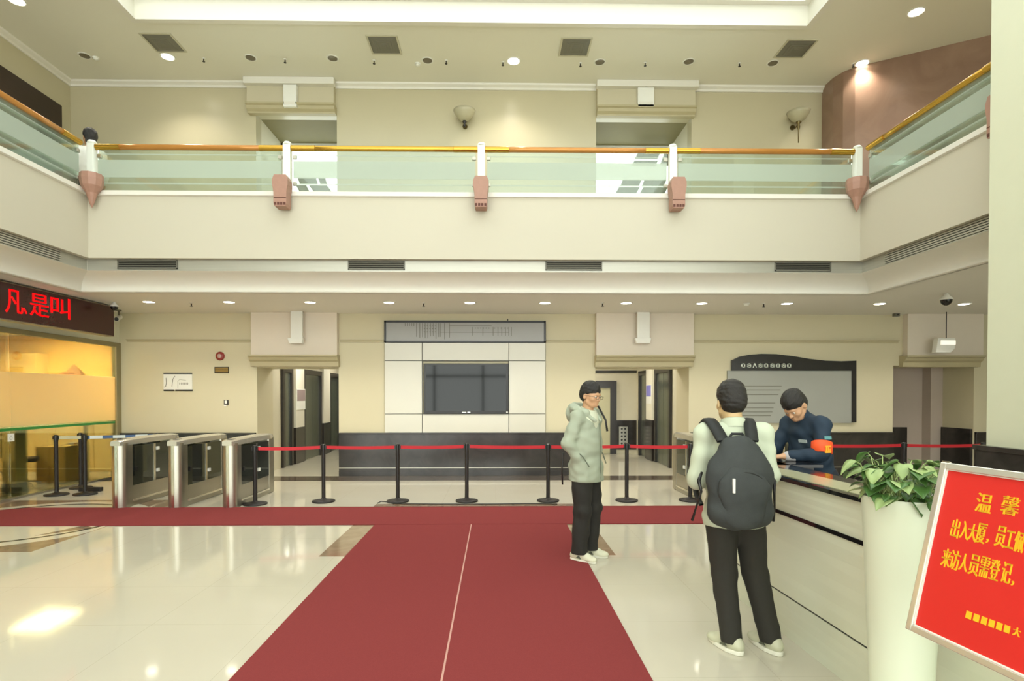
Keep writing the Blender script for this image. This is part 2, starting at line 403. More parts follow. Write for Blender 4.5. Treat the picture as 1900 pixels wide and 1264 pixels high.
# ---- gallery: parapet, metal band, cove, soffit
def run(off, y0=YR):            # plan path at distance off behind the gallery face
    return [(GX0-off, y0), (GX0-off, GY+off), (GX1+off, GY+off), (GX1+off, y0)]
def sweep(prof, y0=YR):         # prof: (offset, z) points, open surface
    b = MB(); rows = []
    for o_, z in prof:
        p = run(o_, y0); r = []
        # small rounded corners
        for i, q in enumerate(p):
            if i in (0, 3): r.append((q[0], q[1], z))
            else:
                rr = 0.004; ts = [math.pi/2*k/6 for k in range(7)]
                if i == 1: r += [(q[0]+rr-rr*math.cos(t), q[1]-rr+rr*math.sin(t), z) for t in ts]
                else: r += [(q[0]-rr+rr*math.sin(t), q[1]-rr+rr*math.cos(t), z) for t in ts]
        rows.append(r)
    return b.grid(rows)
struct('wall_gallery', sweep([(.15, 4.3), (.15, 4.62), (0, 4.62), (0, 3.665), (.10, 3.665)]), M_FASCIA)
struct('trim_60', sweep([(.17, 4.60), (.17, 4.665), (-.035, 4.665), (-.035, 4.60), (-.0, 4.59)]), M_TRIM)
struct('trim_61', sweep([(.101, 3.67), (.09, 3.664), (.09, 3.505), (.06, 3.50), (.06, 3.488)]), M_BAND)
pr = [(.06, 3.488)]+[(.06+.34*math.sin(t*math.pi/2)**1.4, 3.488-.215*(1-math.cos(t*math.pi/2))-.01) for t in [i/8 for i in range(1, 9)]]+[(.40, 3.245), (.36, 3.24), (.36, 3.224), (.46, 3.224)]
o = struct('trim_62', sweep(pr), M_TRIM)
for p in o.data.polygons: p.use_smooth = True
def uring(o0, z0, z1, xl, xr, yb, y0=YR):     # U shaped slab between the gallery edge and the outer walls
    a = run(o0, y0)
    return MB().prism([(a[0][0], a[0][1], z0), (a[1][0], a[1][1], z0), (a[2][0], a[2][1], z0), (a[3][0], a[3][1], z0), (xr, y0, z0), (xr, yb, z0), (xl, yb, z0), (xl, y0, z0)], (0, 0, z1-z0))
struct('ceiling', uring(.44, 3.224, 3.30, -10.9, XR, YW), M_CEILLOW)
struct('floor', uring(.12, 4.2, 4.3, -8.33, 12, YW), M_CREAM)

# ---- upper storey
x1l, _ = W(475, 240); x1r, _ = W(625, 240); x2l, _ = W(1106, 240); x2r, _ = W(1283, 240)
zo = W(900, 214)[1]
SWX = W(1536, 200)[0]
b = MB()
for a, c in ((-8.4, x1l), (x1r, x2l), (x2r, SWX+.3)): b.box(a, c, YW, YW+.25, ZG, ZU+.6)
for a, c in ((x1l, x1r), (x2l, x2r)): b.box(a, c, YW, YW+.25, zo, ZU+.6)
struct('wall_back', b, M_WALLUP)
M_BOXU = mat('upper_lintel_paint', (196, 188, 160), 0.6, noise=.02)
portal_box(70, W(463, 180)[0], W(623, 180)[0], W(900, 203)[1], ZU, W(900, 218)[1], M_BOXU, M_COR, W(464, 180)[0], W(625, 180)[0])
portal_box(72, W(1106, 180)[0], W(1286, 180)[0], W(900, 203)[1], ZU, W(900, 218)[1], M_BOXU, M_COR, W(1106, 180)[0], W(1286, 180)[0])
# passages to the glazed bridges
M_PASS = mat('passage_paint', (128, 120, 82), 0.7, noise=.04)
for i, (a, c) in enumerate(((x1l, x1r), (x2l, x2r))):
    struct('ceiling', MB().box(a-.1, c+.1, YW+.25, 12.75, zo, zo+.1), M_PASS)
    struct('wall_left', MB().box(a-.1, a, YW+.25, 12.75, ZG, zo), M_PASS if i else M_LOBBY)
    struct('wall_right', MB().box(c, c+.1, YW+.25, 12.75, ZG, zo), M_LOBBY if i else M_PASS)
    struct('floor', MB().box(a-.1, c+.1, YW, 12.8, ZG-.1, ZG), M_CREAM)
    # glazed end: white frame, grey lower lights
    w_ = MB(); z1 = zo
    w_.box(a, a+.06, 12.72, 12.8, ZG, z1).box(c-.06, c, 12.72, 12.8, ZG, z1).box(a, c, 12.72, 12.8, z1-.05, z1)
    for zz in (4.95, 5.5, 6.04): w_.box(a, c, 12.72, 12.8, zz-.03, zz+.03)
    f = struct('window_%d' % (i+1), w_, M_WHITE)
    g = MB()
    xs = [a+.06+(c-a-.12)*k/4 for k in range(5)]
    rects = (((556, 590, 6.27, 6.41, -.05), (594, 607, 6.27, 6.41, -.05), (556, 575, 6.08, 6.24, -.08), (583, 617, 6.08, 6.24, -.12)),
             ((1151, 1186, 6.27, 6.41, .06), (1191, 1232, 6.27, 6.41, .06), (1141, 1180, 6.08, 6.24, .09), (1186, 1232, 6.08, 6.24, .09), (1172, 1216, 6.72, 6.83, .06), (1178, 1220, 6.87, 7.0, .06), (1224, 1243, 6.72, 7.0, .1)))[i]
    for p0, p1, z0, z_1, sl in rects:
        xa2 = W(p0, 340, 12.74)[0]; xb2 = W(p1, 340, 12.74)[0]
        g.prism([(xa2, 12.74, z0), (xb2, 12.74, z0), (xb2+sl, 12.74, z_1), (xa2+sl, 12.74, z_1)], (0, .02, 0))
    build('obscured_pane', g, mat('grey_pane', (112, 116, 106), .3), f)
    build('pane', MB().box(a, c, 12.765, 12.77, ZG, z1), glass_mat('bridge_glass', (248, 250, 248)), f)
# left wall, with a long dark shopfront on the gallery
struct('wall_left', MB().box(-8.5, -8.33, YR, YW+.2, ZG, ZU+.6), M_WALLUP)
w_ = MB(); f_y0, f_y1 = 2.0, 11.1
w_.box(-8.33, -8.27, f_y0, f_y1, 6.15, 7.12)
for yy in (11.02, 9.35, 7.7, 6.05, 4.4, 2.7): w_.box(-8.33, -8.26, yy-.08, yy+.08, ZG, 6.2)
f = struct('window_3', w_, mat('dark_wood', (48, 34, 26), .35, noise=.2, scale=4, stretch=(6, 1, 6)))
build('pane', MB().box(-8.325, -8.31, f_y0, f_y1, ZG, 6.2), mat('dark_glass', (46, 58, 50), .08, noise=.3), f)
build('blind', MB().box(-8.305, -8.295, 8.1, 9.2, ZG+.2, 6.1).box(-8.305, -8.295, 9.5, 9.75, ZG+.2, 6.1), mat('pale_blind', (205, 214, 200), .6), f)
# stone clad wall sweeping round on the right
pts = [(SWX, YW+.2), (SWX, 11.05), (SWX+.06, 10.88), (SWX+.16, 10.75), (8.6, 9.72), (12.0, 7.9)]
b = MB(); rows = [[(x, y, z) for x, y in pts] for z in (ZG, ZU+.6)]
b.grid(rows); back = [(x+.15, y+.25, z) for x, y in pts for z in (0,)]
o = struct('wall_right', b, M_ROSE)
m = o.modifiers.new('s', 'SOLIDIFY'); m.thickness = .12; m.offset = -1
struct('wall_right', MB().box(12, 12.2, YR, YW+.8, 0, ZU+.6), M_CREAM)
# hall ceiling with raised tray
TX0, TX1, TY1, TY0 = -5.9, 5.19, 9.5, -3.5
b = MB()
b.box(-8.5, TX0, YR, YW+.25, ZU, ZU+.1).box(TX1, 12.1, YR, YW+.25, ZU, ZU+.1).box(TX0, TX1, TY1, YW+.25, ZU, ZU+.1).box(TX0, TX1, YR, TY0, ZU, ZU+.1)
struct('ceiling', b, M_CEIL)
b = MB()
for z0, z1, e in ((ZU+.001, ZU+.33, 0),):
    b.box(TX0-.05, TX0+.01, TY0, TY1, z0, z1).box(TX1-.01, TX1+.05, TY0, TY1, z0, z1).box(TX0, TX1, TY1-.01, TY1+.05, z0, z1).box(TX0, TX1, TY0-.05, TY0, z0, z1)
struct('trim_80', b, M_CEIL)
def frame(x0, x1, y0, y1, w, z0, z1):
    return MB().box(x0, x0+w, y0, y1, z0, z1).box(x1-w, x1, y0, y1, z0, z1).box(x0+w, x1-w, y0, y0+w, z0, z1).box(x0+w, x1-w, y1-w, y1, z0, z1)
struct('trim_81', frame(TX0-.05, TX1+.05, TY0-.05, TY1+.05, .10, ZU-.03, ZU+.01), M_TRIM)
struct('trim_82', frame(TX0-.02, TX1+.02, TY0, TY1+.02, .14, ZU+.33, ZU+.389), M_TRIM)
sk = struct('ceiling', MB().box(TX0-.02, TX1+.02, TY0, TY1, ZU+.39, ZU+.46), mat('tray_ceiling_glow', (236, 240, 238), .6, emit=(232, 240, 240), estr=TRAY_GLOW))  # inner tray ceiling made to glow in place of cove strips, adds ambient light
# cornice where the hall ceiling meets the walls
b = MB()
zc0 = ZU-.09
def corn(pts_, closed=False):
    prof = [(0.0, -.10), (.03, -.10), (.035, -.06), (.09, -.03), (.10, 0)]
    bb = MB(); rows = []
    for o_, z in prof: rows.append([(x+nx*o_, y+ny*o_, ZU+z) for x, y, nx, ny in pts_])
    return bb.grid(rows)
struct('trim_83', corn([(-8.33, YR, 1, 0), (-8.33, YW, 1, -1), (SWX, YW, 0, -1)]), M_TRIM)
for n, a, c in ((84, 461, 626), (86, 1104, 1289)):
    struct('trim_%d' % n, MB().box(W(a, 160)[0], W(c, 160)[0], YW-.26, YW-.13, ZU-.13, ZU-.001), M_TRIM, bevel=.01)
# column at the right
CX0, CX1, CY0, CY1 = 5.22, 6.15, 5.0, 6.0
struct('wall_column', MB().box(CX0, CX1, CY0, CY1, 0, ZU), mat('column_paint', (214, 216, 190), 0.5, noise=.02), bevel=.01)
struct('baseboard_column', MB().box(CX0-.06, CX1+.06, CY0-.06, CY1+.06, 0, 1.06).box(CX0-.08, CX1+.08, CY0-.08, CY1+.08, 1.02, 1.07), M_DARK, bevel=.004)
# left glass partition and the room behind
struct('wall_left', MB().box(XL-.08, XL, 3.9, YW, 2.62, ZC).box(XL-.08, XL, YR, 3.9, 0, ZC), mat('left_header_paint', (222, 222, 200), .6, noise=.02))
struct('trim_90', MB().box(XL-.05, XL+.03, 3.9, YW-.14, 2.55, 2.63).box(XL-.05, XL+.03, 11.26, YW-.005, 0, 2.63), mat('partition_frame', (150, 140, 104), .4, metal=.3), bevel=.004)
M_PART = glass_mat('partition_glass', (236, 240, 226), bands=[(1.12, 1.96, .82)], frost_rgb=(224, 208, 162))
win = None
ys = [3.9, 6.4, 8.85, 11.26]
for i in range(3):
    g = struct('window_%d' % (4+i), MB().box(XL-.012, XL, ys[i]+.004, ys[i+1]-.004, .02, 2.55), M_PART)
struct('trim_91', MB().box(XL-.03, XL+.015, 3.9, 11.26, 0, .03), M_STEEL)
M_ORANGE = mat('amber_wall_paint', (238, 190, 104), .6, noise=.05, scale=1)
struct('wall_office', MB().box(-10.9, XL-.1, 12.6, 12.75, 0, 2.9).box(-10.95, -10.85, 3.9, 12.6, 0, 2.9).box(-10.9, XL-.1, 3.8, 3.9, 0, 2.9).box(XL-.1, XL, YW+.8, 12.6, 0, 2.9), M_ORANGE)
struct('ceiling', MB().box(-10.9, XL-.09, 3.9, 12.7, 2.9, 3.0), M_CEIL)
# glazed entrance front behind the camera
w_ = MB()
for x in np.linspace(-8.2, 11.9, 9): w_.box(x-.05, x+.05, YR-.05, YR+.05, 0, ZU)
for z in (2.6, 4.9, 7.3): w_.box(-8.3, 12, YR-.04, YR+.04, z-.05, z+.05)
struct('window_7', w_, mat('entrance_frame', (96, 96, 90), .4, metal=.5))
struct('ceiling', MB().box(-12, 12.2, YR-4, 12.85, ZU+.6, ZU+.7), M_CEIL)      # roof over everything

# =================================================================== THINGS ON THE STRUCTURE
# ---- carpets
def carpet(label, poly, z0=0.003, z1=.012):
    o = build('carpet_runner', MB().prism([(x, y, z0) for x, y in poly], (0, 0, z1-z0)), M_CARPET)
    return tag(centre(o), label, 'carpet')
carpet('dark red carpet runner down the hall, its left strip beside the open floor', [(-1.49, -3), (-.309, -3), (-.309, 7.03), (-1.49, 7.03)])
c2 = carpet('dark red carpet runner down the hall, its right strip beside the standing man', [(-.297, -3), (.875, -3), (.875, 7.03), (-.297, 7.03)])
build('seam_tape', MB().box(-.309, -.297, -3, 7.03, .003, .0125), M_SEAM, c2)
carpet('long dark red carpet lying crosswise in front of the turnstiles', [(-6.85, 7.05), (3.9, 7.05), (3.9, 8.17), (-6.6, 8.17), (-6.98, 7.95)])

# ---- gallery railing
M_GGL = glass_mat('gallery_glass', (238, 244, 238), frost=.10, frost_rgb=(206, 216, 204), gloss=.25,
                  bands=[(4.93, 5.19, .72), (4.80, 4.84, .6), (5.24, 5.26, .55)])
posts = [(-6.09, GY+.07), (-3.16, GY+.07), (-.22, GY+.07), (2.71, GY+.07), (5.57, GY+.07)]
names = ['at the left corner', 'second from the left corner', 'in the middle of the front run', 'second from the right corner', 'at the right corner']
def bracket_mb(corner):
    b = MB()
    if corner:    # pointed pendant at an inside corner
        prof = [(.15, .30), (.155, .22), (.14, .12), (.075, .02), (.05, -.06), (.03, -.13), (.004, -.19)]
        b.lathe([(r, z) for r, z in prof], (0, 0, 0), 10)
    else:
        w = .115
        b.prism([(-w*.75, 0, .26), (w*.75, 0, .26), (w, 0, .19), (w, 0, .12), (w*.82, 0, .0), (w*.82, 0, -.16), (w*.7, 0, -.20), (-w*.7, 0, -.20), (-w*.82, 0, -.16), (-w*.82, 0, 0), (-w, 0, .12), (-w, 0, .19)], (0, -.20, 0))
    return b
def rail_post(x, y, i, label):
    corner = i in (0, 4)
    t = thing('railing_post', label, 'post', (x, y, 4.666), 0, 'white posts of the gallery railing')
    b = MB().box(-.055, .055, -.045, .045, 0, .74).box(-.04, .04, -.05, -.045, .02, .72)
    build('shaft', b, M_POST, t, bevel=.012, local=True)
    build('cap', MB().lathe([(.06, .735), (.065, .75), (.05, .775), (.0, .785)], (0, 0, 0), 16), M_POST, t, local=True, smooth=True)
    br = bracket_mb(corner)
    dy = -.09 if not corner else -.16; dx = (.12 if i == 0 else -.12 if i == 4 else 0)
    for v in br.v: v += Vector((dx, dy-.03, -.09 if not corner else -.10))
    k = build('bracket', br, M_BRACKET, t, local=True, bevel=.004)
    if not corner:
        h = MB()
        for q in range(4): h.box(-.085+q*.045, -.052+q*.045, -.323, -.319, -.275, -.235)
        h.box(-.09, .09, -.3235, -.32, -.175, -.165)
        build('slot', h, mat('bracket_slot', (92, 52, 40), .7), k, local=True)
    return t
for i, (x, y) in enumerate(posts):
    rail_post(x, y, i, 'white railing post with rose stone bracket, '+names[i])
def railing(n, a, b, label, brass):
    """one bay: glass pane, round handrail, clamps"""
    a = Vector((*a, 0)); c = Vector((*b, 0)); d = (c-a).normalized(); L = (c-a).length; m = (a+c)/2
    rz = math.atan2(d.y, d.x)
    t = thing('railing_bay', label, 'railing', (m.x, m.y, 4.666), rz, 'glass railing bays of the gallery')
    g = L/2-.09
    p = build('glass_pane', MB().box(-g, g, -.007, .007, .0, .66), M_GGL2, t, local=True)
    r = build('handrail', MB().tube([(-L/2+.05, 0, .685), (-L/4, 0, .685), (0, 0, .685), (L/4, 0, .685), (L/2-.05, 0, .685)], .042, 14), M_BRASSW if not brass else M_BRASS, t, local=True, smooth=True)
    for sx in (-1, 1):
        build('brass_sleeve', MB().cyl((sx*(L/2-.42), 0, .685), (sx*(L/2-.06), 0, .685), .046, n=14), M_BRASS, t, local=True, auto=True)
        for z in (.12, .52): build('clamp', MB().box(sx*(g-.02)-.03, sx*(g-.02)+.03, -.02, .02, z, z+.05), M_STEEL, t, local=True, bevel=.004)
M_GGL2 = glass_mat('gallery_glass_local', (238, 244, 238), frost=.10, frost_rgb=(206, 216, 204), gloss=.25,
                   bands=[(.23, .49, .74), (.13, .15, .6), (.57, .585, .6)])
P_ = posts
bl = ['leftmost bay of the front run', 'second bay from the left', 'second bay from the right', 'rightmost bay of the front run']
for i in range(4): railing(i, P_[i], P_[i+1], 'glass railing bay with golden handrail, '+bl[i], i in (1,))
railing(5, (GX0-.05, 5.2), (GX0-.05, GY-.03), 'glass railing bay running towards us along the left gallery', 0)
railing(6, (GX1+.06, GY-.03), (GX1+.06, 6.12), 'glass railing bay along the right gallery, ending at the column', 1)
t = rail_post(GX1+.06, 6.06, 1, 'white railing post half hidden behind the right column')
t.rotation_euler[2] = R(-90)
t = rail_post(GX0-.05, 5.1, 1, 'white railing post on the left gallery nearest the camera'); t.rotation_euler[2] = R(90)

# ---- air grilles in the metal band
def grille(name, x0, x1, z0, z1, y, label, nl=4, grp='air grilles in the band under the gallery'):
    c = Vector(((x0+x1)/2, y, z0)); t = thing(name, label, 'air vent', c, 0, grp)
    build('backing', MB().box(x0+.01, x1-.01, y-.004, y, z0, z1), M_VDARK, t)
    build('frame', MB().box(x0, x0+.015, y-.02, y-.001, z0, z1).box(x1-.015, x1, y-.02, y-.001, z0, z1).box(x0, x1, y-.02, y-.001, z1-.012, z1).box(x0, x1, y-.02, y-.001, z0, z0+.012), M_GREYV, t)
    h = (z1-z0-.024)/nl
    for k in range(nl):
        z = z0+.012+h*k
        build('louvre', MB().prism([(x0+.015, y-.018, z), (x0+.015, y-.012, z+h*.1), (x0+.015, y-.004, z+h*.62), (x0+.015, y-.010, z+h*.5)], (x1-x0-.03, 0, 0)), M_GREYV, t)
pos = ['leftmost in the front band', 'second from the left in the front band', 'second from the right in the front band', 'rightmost in the front band']
for (a, c), s in zip(((219, 330), (646, 751), (1012, 1117), (1437, 1541)), pos):
    x0, _ = W(a, 490, GY+.09); x1, _ = W(c, 490, GY+.09)
    grille('air_grille', x0, x1, 3.52, 3.655, GY+.088, 'dark louvred air grille, '+s+' under the gallery')
for sgn, X, lab in ((-1, GX0-.088, 'left'), (1, GX1+.088, 'right')):
    y0, y1 = (3.5, 8.25)
    t = thing('air_grille', 'long slotted air grille in the side band of the %s gallery' % lab, 'air vent', (X, (y0+y1)/2, 3.52), 0, 'long side air grilles')
    build('backing', MB().box(X-.004*sgn*0, X+.003*sgn, y0, y1, 3.515, 3.66), M_VDARK, t)
    for k in range(5):
        z = 3.517+k*.03
        build('louvre', MB().box(X-.018*sgn, X, y0, y1, z, z+.019), M_BAND, t)

# ---- downlights
def downlight(name, r, lit, power, size=.10):
    t = thing(name, 'x', 'ceiling light', (0, 0, 0))
    build('trim_ring', MB().lathe([(r*1.3, 0), (r*1.3, -.008), (r*1.12, -.012), (r, -.004), (r, 0)], (0, 0, 0), 24), M_WHITE, t, local=True, smooth=False)
    build('lens', MB().lathe([(r, -.002), (r*.98, -.010), (r*.6, -.013), (.001, -.014)], (0, 0, 0), 24), M_LAMP if lit else M_DIM, t, local=True)
    if lit:
        l = bpy.data.lights.new('downlight_beam', 'SPOT'); l.energy = power; l.spot_size = R(125); l.spot_blend = .7; l.shadow_soft_size = size; l.color = (1, .93, .82)
        o = bpy.data.objects.new('downlight_beam', l); COL.objects.link(o); o.parent = t; o.location = (0, 0, -.04)
    return t
low = downlight('ceiling_downlight', .085, True, LAMP_LOW)
ordn = ['first', 'second', 'third', 'fourth', 'fifth', 'sixth', 'seventh', 'eighth', 'ninth', 'tenth', 'eleventh']
for i, px in enumerate((284, 430, 578, 723, 872, 1011, 1162, 1303, 1463, 1638, 1798)):
    p = atZ(px, 562, ZC-.001); p.y = 10.02 if i < 9 else 9.98
    p = Vector((p.x, 10.0, ZC-.001)); lab = 'lit round downlight under the gallery, %s from the left in the row' % ordn[i]
    if i == 0: low.location = p; low['label'] = lab; low['group'] = 'lit downlights under the gallery'
    else: dup(low, p, lab)
up = downlight('ceiling_downlight', .10, True, LAMP_UP)
labs = ['lit round downlight in the high ceiling beside the left corner diffuser', 'lit round downlight in the middle of the high ceiling', 'lit round downlight in the high ceiling next to the rose stone wall', 'lit round downlight high at the upper right near the column', 'lit round downlight in the high ceiling cut by the upper left frame edge']
for i, (px, py) in enumerate(((311, 105), (953, 113), (1600, 117), (1700, 22), (31, 1))):
    p = atZ(px, py, ZU-.001)
    if i == 0: up.location = p; up['label'] = labs[0]; up['group'] = 'lit downlights in the high ceiling'
    else: dup(up, p, labs[i])
off = downlight('ceiling_downlight', .085, False, 0)
ol = ['leftmost, by the left corner', 'right of the left corner lamp', 'left of the second diffuser', 'in the middle beside the bright lamp', 'just right of the third diffuser', 'between the right diffusers', 'next to the right corner diffuser']
for i, (px, py) in enumerate(((157, 103), (465, 107), (617, 108), (793, 112), (1113, 115), (1278, 114), (1434, 117))):
    p = atZ(px, py, ZU-.001); lab = 'unlit recessed downlight in the high ceiling, '+ol[i]
    if i == 0: off.location = p; off['label'] = lab; off['group'] = 'unlit downlights in the high ceiling'
    else: dup(off, p, lab)
# sprinklers and detectors
def sprinkler():
    t = thing('sprinkler_head', 'x', 'sprinkler', (0, 0, 0))
    build('escutcheon', MB().lathe([(.03, 0), (.028, -.01), (.01, -.014)], (0, 0, 0), 14), M_WHITE, t, local=True)
    build('nozzle', MB().cyl((0, 0, -.01), (0, 0, -.06), .010, n=10).cyl((0, 0, -.06), (0, 0, -.065), .024, n=12), M_BLACKM, t, local=True)
    return t
s0 = sprinkler()
for i, (px, py) in enumerate(((378, 108), (529, 110), (694, 112), (828, 112), (933, 115), (1077, 117), (1197, 116), (1372, 117), (1583, 118))):
    p = atZ(px, py, ZU-.001); lab = 'small dark sprinkler head in the high ceiling, %s from the left' % ordn[i]
    if i == 0: s0.location = p; s0['label'] = lab; s0['group'] = 'sprinkler heads in the high ceiling'
    else: dup(s0, p, lab, group='sprinkler heads in the high ceiling')
for i, (px, py) in enumerate(((355, 562), (786, 562), (1118, 562), (1417, 563))):
    p = atZ(px, py, ZC-.001); dup(s0, p, 'small sprinkler head under the gallery, %s from the left between the downlights' % ordn[i], group='sprinkler heads under the gallery')
def detector(px, py, z, label):
    t = thing('smoke_detector', label, 'smoke detector', atZ(px, py, z-.001))
    build('base', MB().lathe([(.055, 0), (.055, -.012), (.05, -.016)], (0, 0, 0), 20), M_WHITE, t, local=True)
    build('sensor', MB().lathe([(.045, -.014), (.04, -.035), (.02, -.045), (.001, -.046)], (0, 0, 0), 20), M_WHITE, t, local=True, smooth=True)
detector(178, 107, ZU, 'white smoke detector in the high ceiling near the left corner')
detector(775, 118, ZU, 'white smoke detector in the high ceiling left of the middle lamp')
detector(1385, 563, ZC, 'white smoke detector under the gallery above the curved notice board')
# square ceiling diffusers
def diffuser():
    t = thing('ceiling_diffuser', 'x', 'air vent', (0, 0, 0))
    r = .27
    build('frame', frame(-r, r, -r, r, .03, -.012, 0), mat('diffuser_frame', (196, 192, 170), .5), t, local=True)
    b = MB()
    for a, zb, zt in ((.24, -.004, .0), (.18, -.010, .0), (.12, -.014, 0), (.06, -.018, 0)):
        b.add([(-a, -a, zb), (a, -a, zb), (a, a, zb), (-a, a, zb), (-a*.72, -a*.72, zb-.022), (a*.72, -a*.72, zb-.022), (a*.72, a*.72, zb-.022), (-a*.72, a*.72, zb-.022)],
              [(0, 1, 5, 4), (1, 2, 6, 5), (2, 3, 7, 6), (3, 0, 4, 7), (4, 5, 6, 7)])
    build('louvre', b, M_GREYV, t, local=True)
    build('backing', MB().box(-.24, .24, -.24, .24, -.004, -.001), M_VDARK, t, local=True)
    return t
d0 = diffuser(); dl = ['at the left corner, beside a lit lamp', 'left of the middle', 'right of the middle', 'at the right corner']
for i, (px, py) in enumerate(((303, 79), (713, 83), (1067, 87), (1476, 90))):
    p = atZ(px, py, ZU-.001); lab = 'square recessed air diffuser in the high ceiling, '+dl[i]
    if i == 0: d0.location = p; d0['label'] = lab; d0['group'] = 'square diffusers in the high ceiling'
    else: dup(d0, p, lab)

# ---- wall sconces on the upper wall
M_SCON = mat('sconce_glass', (176, 170, 142), .3, emit=(214, 205, 160), estr=.01)
def sconce(px, py, label, stem):
    x, z = W(px, py); t = thing('wall_sconce', label, 'wall lamp', (x, YW, z), 0, 'bowl sconces on the upper wall')
    build('bowl', MB().lathe([(.02, -.10), (.06, -.09), (.13, -.04), (.19, .04), (.215, .10), (.205, .10), (.17, .04), (.10, -.03), (.02, -.07)], (0, -.24, 0), 28), M_SCON, t, local=True, smooth=True)
    build('finial', MB().lathe([(.035, -.10), (.04, -.12), (.015, -.15), (.028, -.19), (.005, -.22)] if not stem else [(.05, -.09), (.055, -.11), (.02, -.14), (.03, -.20), (.012, -.26), (.008, -.50)], (0, -.24, 0), 14), M_BLACKM if not stem else mat('sconce_metal', (110, 96, 60), .3, metal=.7), t, local=True, smooth=True)
    build('arm', MB().tube([(0, -.24, -.13), (0, -.12, -.16), (0, -.02, -.10)], .012).cyl((0, -.02, -.10), (0, -.001, -.10), .05, n=16), mat('sconce_metal', (110, 96, 60), .3, metal=.7), t, local=True)
sconce(863, 226, 'glass bowl wall sconce with dark finial, between the lintel boxes', False)
sconce(1470, 228, 'glass bowl wall sconce on a slim stem near the rose stone wall', True)

# ---- pendant exit fittings in front of the lintel boxes
def pendant(px0, px1, py0, py1, y, label, zc):
    x0, z1 = W(px0, py0, y); x1, z0 = W(px1, py1, y)
    t = thing('exit_sign_box', label, 'sign', ((x0+x1)/2, y, zc), 0, None)
    build('housing', MB().box(x0, x1, y-.03, y+.03, z0, zc), M_WHITE, t, bevel=.006)
    build('lower_tray', MB().prism([(x0-.05, y-.06, z0), (x1+.02, y-.06, z0), (x1, y-.06, z0-.10), (x0-.02, y-.06, z0-.10)], (0, .10, 0)), M_WHITE, t, bevel=.004)
    return t
pendant(540, 562, 583, 628, 11.12, 'white hanging box fitting in front of the left lintel box, under the gallery', ZC)
pendant(1182, 1205, 583, 628, 11.12, 'white hanging box fitting in front of the right lintel box, under the gallery', ZC)
for (a, c, lab) in ((525, 550, 'white box fitting under the high ceiling on the left upper lintel box'), (1184, 1214, 'white box fitting under the high ceiling on the right upper lintel box')):
    x0, z0 = W(a, 197, 11.15); x1, _ = W(c, 197, 11.15)
    t = thing('wall_box', lab, 'box', ((x0+x1)/2, 11.2, z0))
    build('housing', MB().box(x0, x1, 11.16, 11.255, z0, ZU-.14), M_WHITE, t, bevel=.006)
    build('label_plate', MB().box(x0+.02, x1-.02, 11.152, 11.16, z0+.04, z0+.09), M_TRIM, t)
# emergency light on the rod at the right
x, z = W(1748, 640, 11.0); zr = W(1748, 628, 11.0)[1]
t = thing('emergency_light', 'white slanted emergency light hanging on a thin rod by the right alcove', 'lamp', (x, 11.0, ZC))
build('rod', MB().cyl((x+.08, 11.0, ZC), (x+.08, 11.0, zr), .008, n=8), M_BLACKM, t)
build('housing', MB().prism([(x-.17, 10.93, zr-.28), (x+.12, 10.93, zr-.28), (x+.2, 10.93, zr-.2), (x+.21, 10.93, zr), (x-.13, 10.93, zr)], (0, .12, 0)), M_WHITE, t, bevel=.006)
build('diffuser', MB().box(x-.08, x+.2, 10.915, 10.93, zr-.13, zr-.05), mat('strip_lens', (245, 242, 232), .3, emit=(255, 250, 235), estr=.6), t)
# small glyph notices by the upper left opening
M_INK = mat('black_ink', (28, 28, 26), .6)
# ---- cameras
def dome(px, py, zc, r, label):
    p = atZ(px, py-12, zc)
    t = thing('dome_camera', label, 'camera', (p.x, p.y, zc-.001))
    build('mount', MB().lathe([(r*.35, 0), (r*.4, -r*.3), (r*1.05, -r*1.0), (r*1.1, -r*1.25), (r, -r*1.3)], (0, 0, 0), 24), M_WHITE, t, local=True, smooth=True)
    build('dome', MB().lathe([(r*1.03, -r*1.25)]+[(r*math.cos(a), -r*1.35-r*1.05*math.sin(a)) for a in [i*math.pi/16 for i in range(8)]]+[(.001, -r*2.4)], (0, 0, 0), 24), mat('dome_glass', (16, 15, 16), .08), t, local=True, smooth=True)
dome(1756, 556, ZC, .082, 'black dome camera hanging under the gallery at the right')
dome(212, 573, ZC, .06, 'small black dome camera above the end of the red text display')
p = atX(238, 572, XL+.25)
t = thing('bullet_camera', 'small white bullet camera on a bracket at the left rear corner', 'camera', (XL+.25, 11.0, ZC))
build('bracket', MB().cyl((XL+.25, 11.0, ZC), (XL+.25, 11.0, ZC-.12), .018, n=10).cyl((XL+.25, 11.0, ZC), (XL+.25, 11, ZC-.02), .05, n=14), M_DIM, t)
build('housing', MB().cyl((XL+.22, 11.08, ZC-.12), (XL+.30, 10.86, ZC-.19), .045, n=16), M_WHITE, t)
build('lens', MB().cyl((XL+.30, 10.86, ZC-.19), (XL+.303, 10.85, ZC-.192), .035, n=16), M_BLACK, t)
t = thing('junction_box', 'small grey box on the ceiling edge left of the right alcove', 'box', (W(1663, 575, 11.2)[0], 11.2, ZC-.001))
build('box', MB().box(-.05, .05, -.04, .04, -.06, 0), M_GREYV, t, local=True)
build('cable_gland', MB().cyl((0, -.04, -.03), (0, -.055, -.03), .015, n=10), M_BLACKM, t, local=True)

